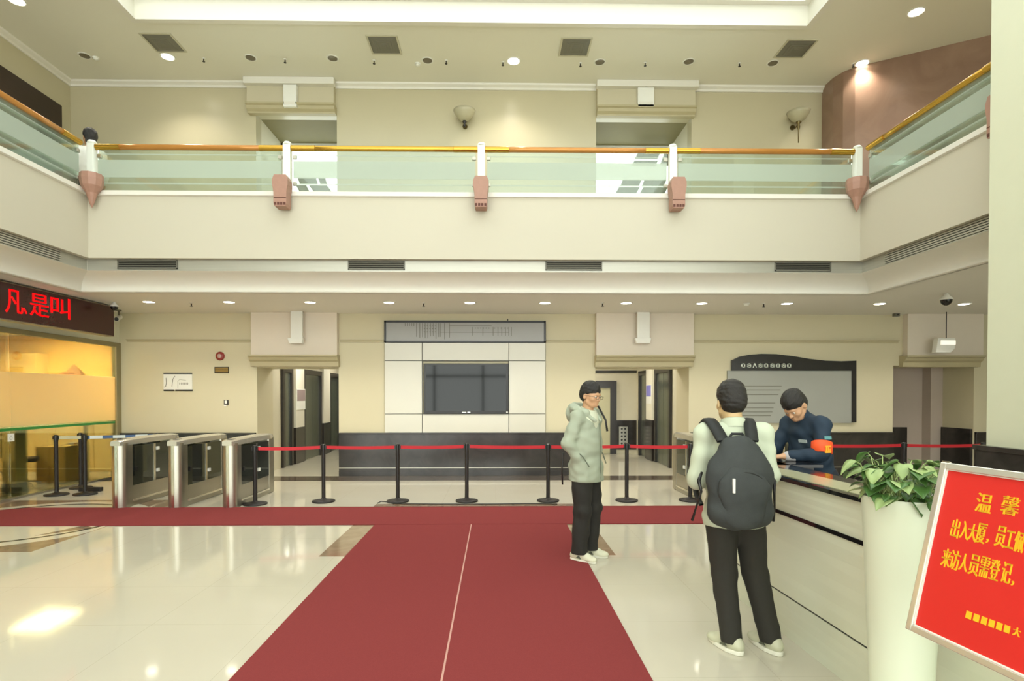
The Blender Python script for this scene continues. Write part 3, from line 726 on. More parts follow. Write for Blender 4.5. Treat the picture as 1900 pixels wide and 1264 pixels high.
# ---- red text display on the left
M_LEDB = mat('display_face', (62, 26, 24), .25, noise=.15, scale=30)
SXX = -6.88; zb, zt = 2.66, 3.20
t = thing('led_display', 'long dark red text display with glowing characters hanging over the left glass partition', 'sign', (SXX-.06, 7.8, zb))
build('case', MB().box(SXX-.14, SXX-.01, 5.2, 10.44, zb, zt), mat('display_case', (150, 140, 116), .4, metal=.4), t, bevel=.004)
build('face', MB().box(SXX-.01, SXX, 5.22, 10.42, zb+.015, zt-.015), M_LEDB, t)
M_LED = mat('led_red', (190, 16, 20), .5, emit=(220, 10, 18), estr=.75)
M_LED2 = mat('led_red_dim', (150, 16, 20), .5, emit=(220, 16, 24), estr=.5)
def at_s(px, py): return atX(px, py, SXX)
for ch, px, py, w, h in (('凡', 26, 560, .30, .34), ('、', 46, 577, .07, .09), ('是', 73, 567, .36, .34), ('叫', 112, 571, .40, .33)):
    g = MB(); c = at_s(px, py); glyph(g, ch, c+Vector((.001, 0, 0)), (0, 1, 0), (0, 0, 1), w, h, .005)
    # thicker strokes, as a lamp matrix has
    g2 = MB()
    for dy in (-.005, .005):
        for dz in (0,):
            g2.add([v+Vector((0, dy, dz)) for v in g.v], g.f)
    build('lettering', g2, M_LED, t)
for y in (6.0, 8.0, 10.0):
    build('hanger', MB().box(SXX-.09, SXX-.07, y-.02, y+.02, zt, ZC-.001), M_STEEL, t)

# ---- small things on the rear wall, left part
x0, z1 = W(304, 694); x1, z0 = W(357, 724)
t = thing('wall_notice', 'white notice sheet with black edge strips on the rear wall left of the fire bell', 'sign', ((x0+x1)/2, YW, z0))
build('sheet', MB().box(x0, x1, YW-.012, YW-.001, z0, z1), M_WHITE, t)
for e0, e1, f0, f1 in ((x0, x1, z1-.005, z1+.022), (x0, x0+.21, z0-.02, z0+.01), (x0+.23, x1+.01, z0-.02, z0+.01)): build('edge_strip', MB().box(e0, e1, YW-.016, YW-.001, f0, f1), M_BLACK, t)
g = MB(); yy = YW-.0125
M_GREYI = mat('grey_ink', (130, 128, 116), .7)
g.tube([(x0+.05, yy, z1-.08), (x0+.055, yy, z1-.18), (x0+.04, yy, z1-.25), (x0+.01, yy, z1-.26)], .006, 6)
g.tube([(x0+.225, yy, z1-.04), (x0+.185, yy, z1-.1), (x0+.17, yy, z1-.2), (x0+.165, yy, z1-.25)], .006, 6)
g.tube([(x0+.28, yy, z0+.03), (x0+.28, yy, z0+.18), (x0+.32, yy, z0+.21), (x0+.44, yy, z0+.19)], .003, 6)
for k in range(6): g.box(x0+.31+k*.032, x0+.318+k*.032, yy-.001, yy, z0+.10, z0+.15); g.box(x0+.305+k*.032, x0+.327+k*.032, yy-.001, yy, z0+.125, z0+.131)
build('lettering', g, M_GREYI, t)
x, z = W(409, 661)
t = thing('fire_alarm_bell', 'round red fire alarm bell on the rear wall', 'alarm bell', (x, YW, z))
build('gong', MB().lathe([(.085, 0), (.088, .015), (.08, .035), (.055, .05)], (0, 0, 0), 28), mat('alarm_red', (150, 54, 46), .4), t, local=True, smooth=True)
build('hub', MB().lathe([(.045, .04), (.04, .055), (.02, .06), (.001, .061)], (0, 0, 0), 20), mat('alarm_hub', (190, 160, 150), .4), t, local=True)
t.rotation_euler = (R(90), 0, 0)
x0, z1 = W(398.5, 681); x1, z0 = W(425, 692.5)
t = thing('brass_plate', 'small brass nameplate in a dark frame below the fire alarm bell', 'sign', ((x0+x1)/2, YW, z0))
build('frame', frame(x0, x1, 0, 1, .01, 0, 1) if False else MB().box(x0, x1, YW-.015, YW-.001, z0, z1), M_BLACKM, t)
build('plate', MB().box(x0+.015, x1-.012, YW-.018, YW-.014, z0+.07, z1-.012).box(x0+.015, x1-.012, YW-.017, YW-.014, z0+.015, z0+.062), mat('aged_brass', (150, 122, 66), .35, metal=.6, noise=.2), t)
x, z = W(420, 747)
t = thing('wall_switch', 'small white and black wall switch on the rear wall under the brass nameplate', 'switch', (x, YW, z))
build('plate', MB().box(-.045, .045, -.012, -.001, -.05, .05), M_BLACKM, t, local=True, bevel=.003)
build('rocker', MB().box(-.025, .018, -.02, -.012, -.02, .04), M_WHITE, t, local=True, bevel=.003)
build('cover', MB().box(-.04, .01, -.016, -.0121, -.075, -.045), M_WHITE, t, local=True)

# ---- television wall
xa, zT = W(714, 636); xb, zB = W(1012, 803)
t = thing('panel_wall', 'pale grey cladding of large panels around the television on the rear wall', 'wall panel', ((xa+xb)/2, YW, zB))
xs = [xa, W(784, 700)[0], W(944, 700)[0], xb]; zs = [zB, W(900, 768)[1], W(900, 670)[1], zT]
build('backing', MB().box(xa, xb, YW-.03, YW-.001, zs[2]-.01, zT).box(xa, xb, YW-.03, YW-.001, zB, zs[1]+.01).box(xa, xs[1]+.01, YW-.03, YW-.001, zs[1]+.01, zs[2]-.01).box(xs[2]-.01, xb, YW-.03, YW-.001, zs[1]+.01, zs[2]-.01), mat('joint_grey', (96, 96, 88), .6), t)
for i in range(3):
    for j in range(3):
        if i == 1 and j == 1: continue
        build('panel', MB().box(xs[i]+.006, xs[i+1]-.006, YW-.05, YW-.03, zs[j]+.006, zs[j+1]-.006), M_PANEL, t, bevel=.003)
# display board above
z0, z1 = W(900, 636)[1], W(900, 597)[1]
t = thing('display_board', 'wide grey display board with a black frame above the television', 'display', ((xa+xb)/2, YW, z0))
build('frame', MB().box(xa, xb, YW-.07, YW-.001, z1-.03, z1+.012).box(xa, xb, YW-.07, YW-.001, z0, z0+.025).box(xa, xa+.035, YW-.07, YW-.001, z0, z1).box(xb-.035, xb, YW-.07, YW-.001, z0, z1), M_BLACK, t)
build('screen', MB().box(xa+.035, xb-.035, YW-.055, YW-.001, z0+.025, z1-.03), mat('display_grey', (150, 150, 146), .3, noise=.05, scale=2), t)
g = MB(); yy = YW-.0555
def bx(px): return W(px, 615, YW-.055)[0]
def bz(py): return W(900, py, YW-.055)[1]
random.seed(3)
for px in list(range(752, 770, 4))+[773, 779, 784]+list(range(789, 816, 5))+[817, 825, 834]: g.box(bx(px)-.006, bx(px)+.005, yy-.001, yy, bz(606 if px < 770 else 624+random.random()*6), bz(600))
for px in range(788, 812, 5):
    for py in (605, 610, 616): g.box(bx(px)-.014, bx(px)+.014, yy-.0015, yy, bz(py)-.008, bz(py)+.004)
for px in (877, 896, 915, 924, 931, 938, 944, 949): g.box(bx(px)-.005, bx(px)+.005, yy-.001, yy, bz(623), bz(607))
for px in list(range(882, 912, 5))+list(range(918, 948, 6)): g.box(bx(px)-.01, bx(px)+.01, yy-.001, yy, bz(609)-.008, bz(609)+.008)
g.box(bx(817), bx(945), yy-.001, yy, bz(617.3), bz(616.6)); g.box(bx(834), bx(912), yy-.001, yy, bz(604.8), bz(604))
build('lettering', g, mat('display_ink', (98, 96, 86), .6), t)
build('antenna', MB().cyl((bx(942), YW-.03, z1), (bx(942), YW-.03, z1+.05), .01, n=8), M_BLACK, t)
# television
x0, z1 = W(786, 674.5, 11.32); x1, z0 = W(943.5, 768, 11.32)
t = thing('television', 'large black flat television showing reflections, set in the pale panel wall', 'television', ((x0+x1)/2, 11.34, z0))
build('bezel', MB().box(x0, x1, 11.32, 11.39, z0, z1), M_BLACK, t, bevel=.006)
build('screen', MB().box(x0+.045, x1-.05, 11.316, 11.32, z0+.055, z1-.035), mat('screen_glass', (14, 17, 15), .05, spec=.32, noise=.02), t)
build('badge', MB().box((x0+x1)/2-.08, (x0+x1)/2+.0, 11.317, 11.32, z0+.022, z0+.034).cyl(((x0+x1)/2+.04, 11.32, z0+.03), ((x0+x1)/2+.04, 11.316, z0+.03), .012, n=12).cyl(((x0+x1)/2+.068, 11.32, z0+.03), ((x0+x1)/2+.068, 11.316, z0+.03), .012, n=12), M_STEEL2, t)
build('sticker', MB().box(x1-.045, x1-.012, 11.317, 11.32, z0+.02, z0+.045), M_WHITE, t)

# ---- curved notice board at the right
def nb(px, py): x, z = W(px, py, 11.36); return (x, 11.34, z)
x0, zA = nb(1357, 688)[0], nb(1357, 688)[2]
t = thing('notice_board', 'grey notice board with black wavy header on the right of the rear wall', 'notice board', (nb(1470, 700)[0], 11.37, nb(1470, 784)[2]))
top = [(1357, 669), (1372, 662), (1390, 658.5), (1412, 657), (1440, 657.5), (1470, 661), (1500, 666), (1530, 669.5), (1560, 670.5), (1588, 669.5)]
poly = [nb(*q) for q in top]+[nb(1588, 784), nb(1579.5, 784), nb(1579.5, 688), nb(1357, 688)]
build('header', MB().prism(poly, (0, .058, 0)), mat('header_black', (34, 34, 34), .22, noise=.1), t)
a = nb(1350, 688); c = nb(1579.5, 785)
build('panel', MB().box(a[0], c[0], 11.355, 11.398, c[2], a[2]), mat('notice_grey', (152, 154, 146), .4, noise=.05, scale=1.2), t)
g = MB()
# nine pale characters in the header (not legible in the photograph: rounded blocks with dark cuts)
for k, px in enumerate((1378, 1389, 1399.5, 1410, 1420.5, 1432, 1442.5, 1453, 1463)):
    q = Vector(nb(px, 678.5)); w, h = .042, .044; y = 11.336
    if k == 2: g.prism([(q.x-w, y, q.z-h), (q.x-w*.5, y, q.z-h), (q.x, y, q.z+h*.4), (q.x+w*.6, y, q.z-h), (q.x+w, y, q.z-h), (q.x+w*.2, y, q.z+h), (q.x-w*.3, y, q.z+h)], (0, .006, 0))
    else:
        g.box(q.x-w, q.x+w, y, y+.006, q.z+h*.5, q.z+h); g.box(q.x-w, q.x+w, y, y+.006, q.z-h, q.z-h*.6)
        g.box(q.x-w, q.x-w*.3, y, y+.006, q.z-h, q.z+h); g.box(q.x+w*.4, q.x+w, y, y+.006, q.z-h*.9, q.z+h)
        if k % 2: g.box(q.x-w, q.x+w*.8, y, y+.006, q.z-h*.15, q.z+h*.2)
build('lettering', g, mat('sign_white', (206, 212, 202), .5), t)
g = MB()
for py, xe in ((717, 1450), (724, 1448), (732.5, 1444), (748, 1438), (757, 1435), (764.5, 1433), (771.5, 1430)):
    q = nb(1372, py); e = nb(xe, py); g.box(q[0], e[0], 11.352, 11.356, q[2]-.008, q[2]+.008)
build('text_line', g, mat('text_grey', (112, 112, 100), .6), t)

# ---- call panel and notices in the lift lobbies
x0, z1 = W(1149, 792, 15.5); x1, z0 = W(1165, 828, 15.5)
t = thing('call_panel', 'steel lift call panel with dark buttons in the right lobby', 'panel', ((x0+x1)/2, 15.55, z0))
build('plate', MB().box(x0, x1, 15.52, 15.56, z0, z1), M_STEEL, t)
for k in range(5):
    for s in (-1, 1): build('button', MB().cyl(((x0+x1)/2+s*.045, 15.52, z0+.07+k*.1), ((x0+x1)/2+s*.045, 15.512, z0+.07+k*.1), .028, n=12), M_BLACK, t)
def notice(X, s, pxa, pxb, pya, pyb, label, m, mh, split):
    ya, yb = sorted((yl(pxa, X), yl(pxb, X))); ym = (ya+yb)/2
    z1 = CZ+(734-pya)*ym/FPX; z0 = CZ+(734-pyb)*ym/FPX
    t = thing('lobby_notice', label, 'sign', (X+s*.095, ym, z0))
    build('sheet', MB().box(X+s*.091, X+s*.10, ya, yb, z0, z1), m, t)
    build('heading', MB().box(X+s*.0995, X+s*.102, ya+.02, yb-.02, z0+(z1-z0)*split, z1-.02), mh, t)
notice(O1L, 1, 543, 559, 722, 760, 'notice with a mauve heading on the pale pillar in the left lift lobby', M_WHITE, mat('mauve_print', (150, 132, 130), .6), .42)
notice(O2R, -1, 1215.5, 1206, 714, 749, 'violet and white notice on the pale pillar in the right lift lobby', M_WHITE, mat('violet_print', (124, 120, 196), .6), .38)
# lobby ceiling lights
def lobby_light(x, y, label):
    t = thing('ceiling_panel_light', label, 'ceiling light', (x, y, 2.899))
    build('frame', frame(-.32, .32, -.32, .32, .02, -.03, 0), M_WHITE, t, local=True)
    build('diffuser', MB().box(-.3, .3, -.3, .3, -.02, -.005), mat('lobby_lamp', (250, 250, 240), .5, emit=(255, 248, 230), estr=5), t, local=True)
    l = bpy.data.lights.new('panel_beam', 'AREA'); l.size = .5; l.energy = 30; l.color = (1, .95, .85)
    o = bpy.data.objects.new('panel_beam', l); COL.objects.link(o); o.parent = t; o.location = (0, 0, -.04)
lobby_light(-3.9, 13.3, 'square ceiling light in the left lift lobby nearest the hall')
lobby_light(-3.6, 16.2, 'square ceiling light at the far end of the left lift lobby')
lobby_light(2.8, 13.2, 'square ceiling light in the right lift lobby nearest the hall')
lobby_light(1.6, 14.6, 'square ceiling light at the far end of the right lift lobby')

# =================================================================== BARRIERS, GATES, DESK
# ---- belt stanchions
def stanchion(label, x, y, h, belt=None, bmat=None, group='black belt stanchions'):
    t = thing('belt_stanchion', label, 'stanchion', (x, y, 0), 0, group)
    build('base', MB().lathe([(.165, .0), (.17, .008), (.165, .022), (.10, .032), (.04, .045), (.032, .06)], (0, 0, 0), 32), M_BLACKM, t, local=True, smooth=True)
    build('pole', MB().cyl((0, 0, .04), (0, 0, h-.07), .029, n=20), M_BLACKM, t, local=True, auto=True)
    build('belt_head', MB().lathe([(.033, h-.09), (.034, h-.02), (.031, h-.008), (.02, h-.001), (.001, h)], (0, 0, 0), 20).box(-.045, .045, -.018, .018, h-.075, h-.02), M_BLACK, t, local=True, auto=True)
    if belt:
        a = Vector((x, y, h-.047)); b = Vector(belt); d = b-a; n = 14; rows = []
        L = d.length; dn = Vector((d.x, d.y, 0)).normalized(); side = Vector((-dn.y, dn.x, 0))*.0015
        sag = belt_sag
        for k in range(n+1):
            f = k/n; p = a+d*f+Vector((0, 0, -sag*4*f*(1-f)))
            p += dn*(.034 if k == 0 else -.034 if k == n else 0)
            rows.append([p+side+Vector((0, 0, .024)), p+side-Vector((0, 0, .024)), p-side-Vector((0, 0, .024)), p-side+Vector((0, 0, .024))])
        build('belt', MB().grid(rows, True), bmat or M_RED, t)
    return t
belt_sag = .012
YS = 8.62
fx = [(457, .87, 'in front of the left turnstiles'), (600, .87, 'before the left lobby opening'), (738, .87, 'left of the one below the television'),
      (866, .88, 'directly below the television'), (1017, .87, 'just left of the jacketed man'), (1163, .88, 'just right of the jacketed man'), (1281, .87, 'at the far end of the desk')]
XSS = [atY(px, 830, YS).x for px, _, _ in fx]; XSS[0] = -3.53
for i, (px, h, lab) in enumerate(fx):
    nx = XSS[i+1] if i+1 < len(XSS) else None
    stanchion('black belt stanchion with red belt, '+lab, XSS[i], YS if i else 8.42, h, (nx, YS, fx[i+1][1]-.047) if nx else None)
xa_ = [atY(px, 830, 8.9).x for px in (1500, 1677, 1824)]
labs = ['hidden behind the guard', 'behind the potted plant', 'beside the right column']
for i in range(3):
    stanchion('black belt stanchion with red belt, '+labs[i], xa_[i], 8.9, .86, (xa_[i+1], 8.9, .813) if i < 2 else None)
# left group with blue and white tape
M_TAPE = mat('blue_white_tape', (84, 110, 150), .5)
nt = M_TAPE.node_tree; b_ = nt.nodes['Principled BSDF']
wv = nt.nodes.new('ShaderNodeTexWave'); wv.inputs['Scale'].default_value = 1.1; wv.bands_direction = 'X'
tc_ = nt.nodes.new('ShaderNodeTexCoord'); nt.links.new(tc_.outputs['Object'], wv.inputs[0])
cr_ = nt.nodes.new('ShaderNodeValToRGB'); cr_.color_ramp.interpolation = 'CONSTANT'
cr_.color_ramp.elements[0].color = (*lin((50, 84, 130)), 1); cr_.color_ramp.elements[1].position = .42; cr_.color_ramp.elements[1].color = (*lin((208, 216, 214)), 1)
nt.links.new(wv.outputs[0], cr_.inputs[0]); nt.links.new(cr_.outputs[0], b_.inputs['Base Color'])
pA = atY(105, 917, 9.25); pB = atY(158, 917, 9.3); pC = atY(150, 905, 9.95); pD = atY(290, 900, 9.7)
belt_sag = .0
M_PTAPE = mat('pale_tape', (196, 192, 160), .6)
stanchion('dark brown stanchion with pale tape at the far left, nearest the glass partition', pA.x, 9.25, .97, (pB.x, 9.3, .925), M_PTAPE, 'taped stanchions by the partition')
stanchion('dark brown stanchion with blue and white tape, standing by the left turnstile', pB.x, 9.3, .97, (pD.x, 9.7, .925), M_TAPE, 'taped stanchions by the partition')
stanchion('dark stanchion standing just behind the two taped ones on the left', pC.x, 9.95, .96, None, None, 'taped stanchions by the partition')
stanchion('dark stanchion behind the left turnstile, its round base seen under the gate', pD.x, 9.7, .97, None, None, 'taped stanchions by the partition')
# flat bar lying on the floor between them
o = build('floor_bar', MB().box(pA.x+.1, pB.x+.05, 9.58, 9.66, .0, .07), M_BLACKM, bevel=.01); tag(centre(o), 'dark flat bar lying on the floor between the taped stanchions', 'bar')
# cable on the floor
pts = [(-1.75, 8.44, .008), (-1.70, 8.47, .03), (-1.62, 8.48, .02), (-1.5, 8.40, .008), (-.8, 8.37, .008), (0, 8.36, .008), (.55, 8.38, .008), (.9, 8.34, .008)]
o = build('cable', MB().tube(pts, .007, 8), M_BLACK, smooth=True); tag(o, 'thin black cable on the floor along the far edge of the red carpet', 'cable')

# ---- turnstiles
M_SMOKE = glass_mat('smoked_glass', (150, 154, 144), frost=.16, frost_rgb=(110, 114, 104), gloss=.5)
def turnstile(x, y, label, mirror=1):
    t = thing('turnstile', label, 'turnstile', (x, y, 0), 0, 'steel turnstiles')
    w = .105; L = .72; H = .965
    def post(y0, y1, h0, h1):      # rounded steel end post
        b = MB(); n = 10; rows = []
        for z in (0.0, .02, h0-.02, h0):
            r = []
            for k in range(n+1):
                a = math.pi*k/n; r.append((math.cos(a)*w, y0+(1-math.sin(a))*.09, z))
            r += [(-w, y1, z), (w, y1, z)]; rows.append(r)
        b.grid(rows, True); m = len(rows[0]); b.f.append(tuple(range(m))[::-1]); b.f.append(tuple(range(3*m, 4*m))); return b
    build('end_post', post(-L, -L+.20, H-.04, 0), M_STEEL, t, local=True, auto=True)
    build('end_post', MB().box(-w, w, L-.22, L, 0, H-.03), M_STEEL, t, local=True, bevel=.03, auto=False)
    build('edge_strip', MB().box(-.018, .018, -L-.004, -L+.01, .01, H-.06), M_STEEL2, t, local=True)
    build('base_box', MB().box(-w+.01, w-.01, -L+.19, L-.21, .0, .30), M_STEEL, t, local=True, bevel=.01)
    build('kick_rail', MB().box(w-.01, w+.006, -L+.2, L-.22, .07, .10).box(-w-.006, -w+.01, -L+.2, L-.22, .07, .10), M_STEEL2, t, local=True, bevel=.004)
    for s in (-1, 1): build('side_glass', MB().box(s*(w-.012)-.004, s*(w-.012)+.004, -L+.2, L-.22, .30, H-.10), M_SMOKE, t, local=True)
    build('inner_housing', MB().box(-.05, .05, -.45, -.02, .30, .62).box(-.03, .03, -.02, .1, .30, .80), M_BLACK, t, local=True, bevel=.01)
    f = build('flap_post', MB().cyl((0, .04, .30), (0, .04, H-.10), .028, n=14).box(-w+.004, w-.004, .0, .05, .30, H-.1), M_STEEL2, t, local=True)
    for z in (.42, .76): build('hinge', MB().box(-w-.012, w+.012, .07, .13, z, z+.05), M_WHITE, f, local=True, bevel=.004)
    # lid: shallow arch, overhanging, lifted towards the far end
    b = MB(); rows = []
    for k in range(13):
        yy = -L-.02+(2*L+.05)*k/12; e = math.sin(math.pi*k/12)**.35*.022 if 0 < k < 12 else 0
        ww = w+.012-(0.05 if k in (0, 12) else 0.012 if k in (1, 11) else 0)
        rows.append([(-ww, yy, H-.075+e*.3), (-ww, yy, H-.02+e), (-ww*.6, yy, H-.004+e), (0, yy, H+e), (ww*.6, yy, H-.004+e), (ww, yy, H-.02+e), (ww, yy, H-.075+e*.3)])
    b.grid(rows, True); m = 7; b.f.append(tuple(range(m))); b.f.append(tuple(range(12*m, 13*m))[::-1])
    lid = build('lid', b, M_STEEL2 if False else mat('satin_lid', (214, 210, 198), .25, metal=.7, noise=.03), t, local=True, auto=True)
    build('reader_window', MB().lathe([(.001, H+.016), (.06, H+.014), (.06, H-.005)], (0, -L+.13, 0), 20, .9, 1.3), M_BLACK, lid, local=True)
    build('sensor', MB().box(w-.002, w+.012, -L+.25, -L+.30, .50, .56), M_BLACK, t, local=True)
    return t
for x, lab in ((-5.35, 'steel turnstile with smoked glass sides, leftmost of the left three'), (-4.56, 'steel turnstile with smoked glass sides, middle of the left three'), (-3.79, 'steel turnstile with smoked glass sides, rightmost of the left three')):
    turnstile(x, 8.84, lab)
turnstile(3.14, 9.05, 'steel and dark glass turnstile left of the man with the backpack')
turnstile(4.72, 9.05, 'steel and dark glass turnstile seen between the man with the backpack and the guard')

# ---- reception desk
M_DESK = mat('desk_white_stone', (226, 228, 206), .18, noise=.025, scale=1.5)
M_DTOP = mat('desk_black_stone', (26, 24, 24), .10, noise=.15)
M_DLEDGE = mat('desk_ledge', (188, 186, 150), .15, noise=.04)
YD1, YD0 = 5.12, .55
def dfront(y, z):      # x of the front face: flared outwards to the top
    bt = 1.885+.028*(5.12-y); tp = 1.775+.045*(5.12-y)
    return bt+(tp-bt)*(z/1.08)**1.2
t = thing('reception_desk', 'long white stone reception desk with black bands running along the right side', 'reception desk', (2.1, 3.0, 0))
def slab(z0, z1, inset=0, thick=.22, y1=YD1, y0=YD0, nz=4):
    b = MB(); ys_ = [y0, y1-.14, y1-.05, y1-.012, y1]; cx = [0, 0, .02, .06, .12]
    rows = []
    zs_ = [z0+(z1-z0)*k/nz for k in range(nz+1)]
    for z in zs_: rows.append([(dfront(y, z)+inset+c, y-(inset if inset > 0 else 0), z) for y, c in zip(ys_, cx)]+[(dfront(y1, z)+.35, y1-max(inset, 0), z), (dfront(y1, z)+.35, y1-thick, z), (dfront(y0, z)+thick+.02, y1-thick, z), (dfront(y0, z)+thick+.02, y0, z)])
    b.grid(rows, True); m = len(rows[0]); b.f.append(tuple(range(m))[::-1]); k = nz*m; b.f.append(tuple(range(k, k+m))); return b
build('plinth', slab(0, .275, .006), mat('desk_plinth', (220, 222, 202), .2, noise=.02), t)
build('shadow_gap', slab(.275, .290, .012), M_BLACK, t)
build('lower_front', slab(.290, .825), M_DESK, t)
build('black_band', slab(.825, .85, -.006), M_DTOP, t)
build('upper_front', slab(.85, 1.055), M_DESK, t)
build('black_edge', slab(1.055, 1.078, -.02), M_DTOP, t)
b = MB(); yy0, yy1 = YD0, 4.15
b.prism([(dfront(yy0, 1.08)+.03, yy0, 1.078), (dfront(yy0, 1.08)+.26, yy0, 1.078), (dfront(yy1, 1.08)+.235, 3.9, 1.078), (dfront(yy1, 1.08)+.19, 4.08, 1.078), (dfront(yy1, 1.08)+.10, yy1, 1.078), (dfront(yy1, 1.08)+.035, yy1, 1.078)], (0, 0, .004))
build('ledge_top', b, M_DLEDGE, t)
build('work_surface', MB().prism([(2.12, .8, .90), (3.0, .8, .90), (3.0, 4.0, .90), (2.75, 4.24, .90), (2.30, 4.24, .90), (2.12, 4.1, .90)], (0, 0, .03)), M_DTOP, t, bevel=.006)
build('far_counter', MB().prism([(2.0, 4.25, 1.055), (2.46, 4.25, 1.055), (2.46, 5.11, 1.055), (2.0, 5.11, 1.055)], (0, 0, .023)), M_DTOP, t)
build('far_support', MB().box(2.06, 2.42, 4.3, 5.10, 0, 1.055), M_DARK, t)
build('cabinet', MB().box(2.16, 2.6, .9, 3.9, 0, .90), M_DARK, t)
build('far_return', MB().prism([(3.2, 4.0, .0), (3.8, 4.0, 0), (3.8, 5.0, 0), (3.2, 5.0, 0)], (0, 0, .86)), M_DARK, t)
build('far_return_top', MB().box(3.15, 3.9, 3.9, 5.05, .86, .90), M_DTOP, t, bevel=.006)
# items on the desk
t = thing('document_tray', 'grey papers and tray on the black inner counter behind the plant', 'tray', (2.72, 3.6, .931))
build('tray', MB().box(-.22, .2, -.16, .16, 0, .012), M_GREYV, t, local=True)
build('papers', MB().prism([(-.2, -.14, .012), (.17, -.15, .012), (.19, .12, .012), (-.16, .14, .012)], (0, 0, .012)), mat('paper_grey', (206, 204, 188), .6), t, local=True)
t = thing('telephone', 'small black telephone on the desk beside the guard\'s hand', 'telephone', (2.14, 4.52, 1.079))
build('body', MB().prism([(-.07, -.06, 0), (.07, -.06, 0), (.07, .06, 0), (-.07, .06, 0)], (0, 0, .022)), M_BLACK, t, local=True, bevel=.008)
build('handset', MB().tube([(-.045, -.065, .025), (-.045, -.045, .036), (-.045, .04, .036), (-.045, .065, .025)], [.013, .01, .01, .013], 10), M_BLACK, t, local=True, smooth=True)
build('display', MB().box(-.01, .055, .01, .045, .022, .025), M_STEEL2, t, local=True)

# ---- planter with pothos in front of the desk
PX, PY = 1.725, 2.39
t = thing('potted_plant', 'tall white tapered planter with a leafy green pothos in front of the desk', 'plant', (PX, PY, 0))
pot = build('planter', MB().lathe([(.095, 0), (.10, .01), (.118, .4), (.138, .9), (.149, 1.12), (.152, 1.16), (.148, 1.172), (.138, 1.17), (.13, 1.12), (.001, 1.12)], (0, 0, 0), 40), mat('planter_white', (224, 232, 208), .3, noise=.015), t, local=True, auto=True)
build('soil', MB().lathe([(.001, 1.135), (.13, 1.13)], (0, 0, 0), 30), mat('soil', (52, 40, 28), .95, noise=.4, scale=40, bump=.6), t, local=True)
def leaf(b, p, d, up, L, droop):
    """heart shaped blade with a folded midrib"""
    d = Vector(d).normalized(); up = Vector(up); side = d.cross(up).normalized(); n = side.cross(d).normalized()
    prof = [(0, .0), (-.06, .22), (.02, .40), (.18, .50), (.36, .50), (.55, .41), (.74, .26), (.9, .10), (1.0, 0)]
    rows = []
    for k, (u, w) in enumerate(prof):
        f = max(u, 0); c = p+d*(u*L)+n*(-droop*L*f*f); r = []
        for s in (-1, -.5, 0, .5, 1):
            r.append(c+side*(s*w*L*.95)+n*(abs(s)*w*L*.28-(.02*L*math.sin(f*9+s*3) if abs(s) == 1 else 0)))
        rows.append(r)
    b.grid(rows)
random.seed(11)
lf = MB(); st = MB(); lf2 = MB()
for k in range(92):
    a = random.random()*2*math.pi; tier = random.random()
    rr = .03+.085*random.random(); base = Vector((rr*math.cos(a), rr*math.sin(a), 1.13))
    reach = (.03+.08*random.random())*(.8 if math.cos(a) < 0 else 1.1); hgt = .04+.15*tier
    if k < 8: a = [3.1, 3.5, 2.7, .1, 6.0, 2.2, 1.0, 4.4][k]; reach = [.075, .03, .05, .08, .10, .05, .06, .05][k]; hgt = [.185, .08, .20, .185, .15, .21, .20, .06][k]
    tip = base+Vector((reach*math.cos(a), reach*math.sin(a), hgt)); mid = (base+tip)/2+Vector((0, 0, .05))
    pts = [base, base*.4+mid*.6+Vector((0, 0, .01)), mid*.5+tip*.5+Vector((0, 0, .012)), tip]
    st.tube(pts, [.0032, .0028, .0024, .002], 6)
    dr = Vector((math.cos(a)+random.uniform(-.6, .6), math.sin(a)+random.uniform(-.6, .6), random.uniform(-.6, .1)))
    leaf(lf if k % 3 else lf2, tip, dr, (0, 0, 1), (.055+.035*random.random()) if k > 7 else .08, .35)
fo = build('foliage', lf, mat('pothos_green', (74, 110, 52), .32, noise=.35, scale=14), t, local=True, smooth=True)
fo2 = build('foliage', lf2, mat('pothos_pale', (150, 172, 110), .35, noise=.25, scale=14), t, local=True, smooth=True); fo2['label'] = 'paler young leaves'
for o in (fo, fo2): m = o.modifiers.new('s', 'SOLIDIFY'); m.thickness = .0008
build('stems', st, mat('stem_green', (150, 168, 104), .5, noise=.1), t, local=True, smooth=True)

# ---- red notice on a chrome stand
PA = atY(1697, 1160, 1.9)                      # far lower corner of the red sheet
U = Vector((.13, -1, 0)).normalized(); V = Vector((.235, 0, 1)).normalized(); V = (V-U*V.dot(U)).normalized()
N = U.cross(V)
if N.x > 0: N = -N
def onp(px, py):
    d = ray(px, py); o_ = Vector((0, 0, CZ)); tt = (PA-o_).dot(N)/d.dot(N); return o_+d*tt
hV = (onp(1777, 874)-PA).dot(V); WU = .62
C0 = PA+U*WU/2
t = thing('notice_stand', 'slanted red notice with yellow characters in a chrome frame on a floor stand', 'sign', (C0.x, C0.y, 0))
def pbox(u0, u1, v0, v1, n0, n1):
    c = PA+U*(u0+u1)/2+V*(v0+v1)/2+N*(n0+n1)/2
    return MB().obox(c, U, V, N, abs(u1-u0)/2, abs(v1-v0)/2, abs(n1-n0)/2)
M_POSTER = mat('poster_red', (220, 40, 34), .45, noise=.04, scale=3)
build('red_sheet', pbox(0, WU, 0, hV, -.004, .002), M_POSTER, t)
fr = MB()
for q in (pbox(-.022, -.0, -.022, hV+.022, -.02, .012), pbox(WU, WU+.022, -.022, hV+.022, -.02, .012), pbox(0, WU, -.022, 0, -.02, .012), pbox(0, WU, hV, hV+.022, -.02, .012)): fr.add(q.v, q.f)
build('frame', fr, mat('chrome_frame', (226, 226, 216), .22, metal=.65), t, bevel=.003)
ib = MB()
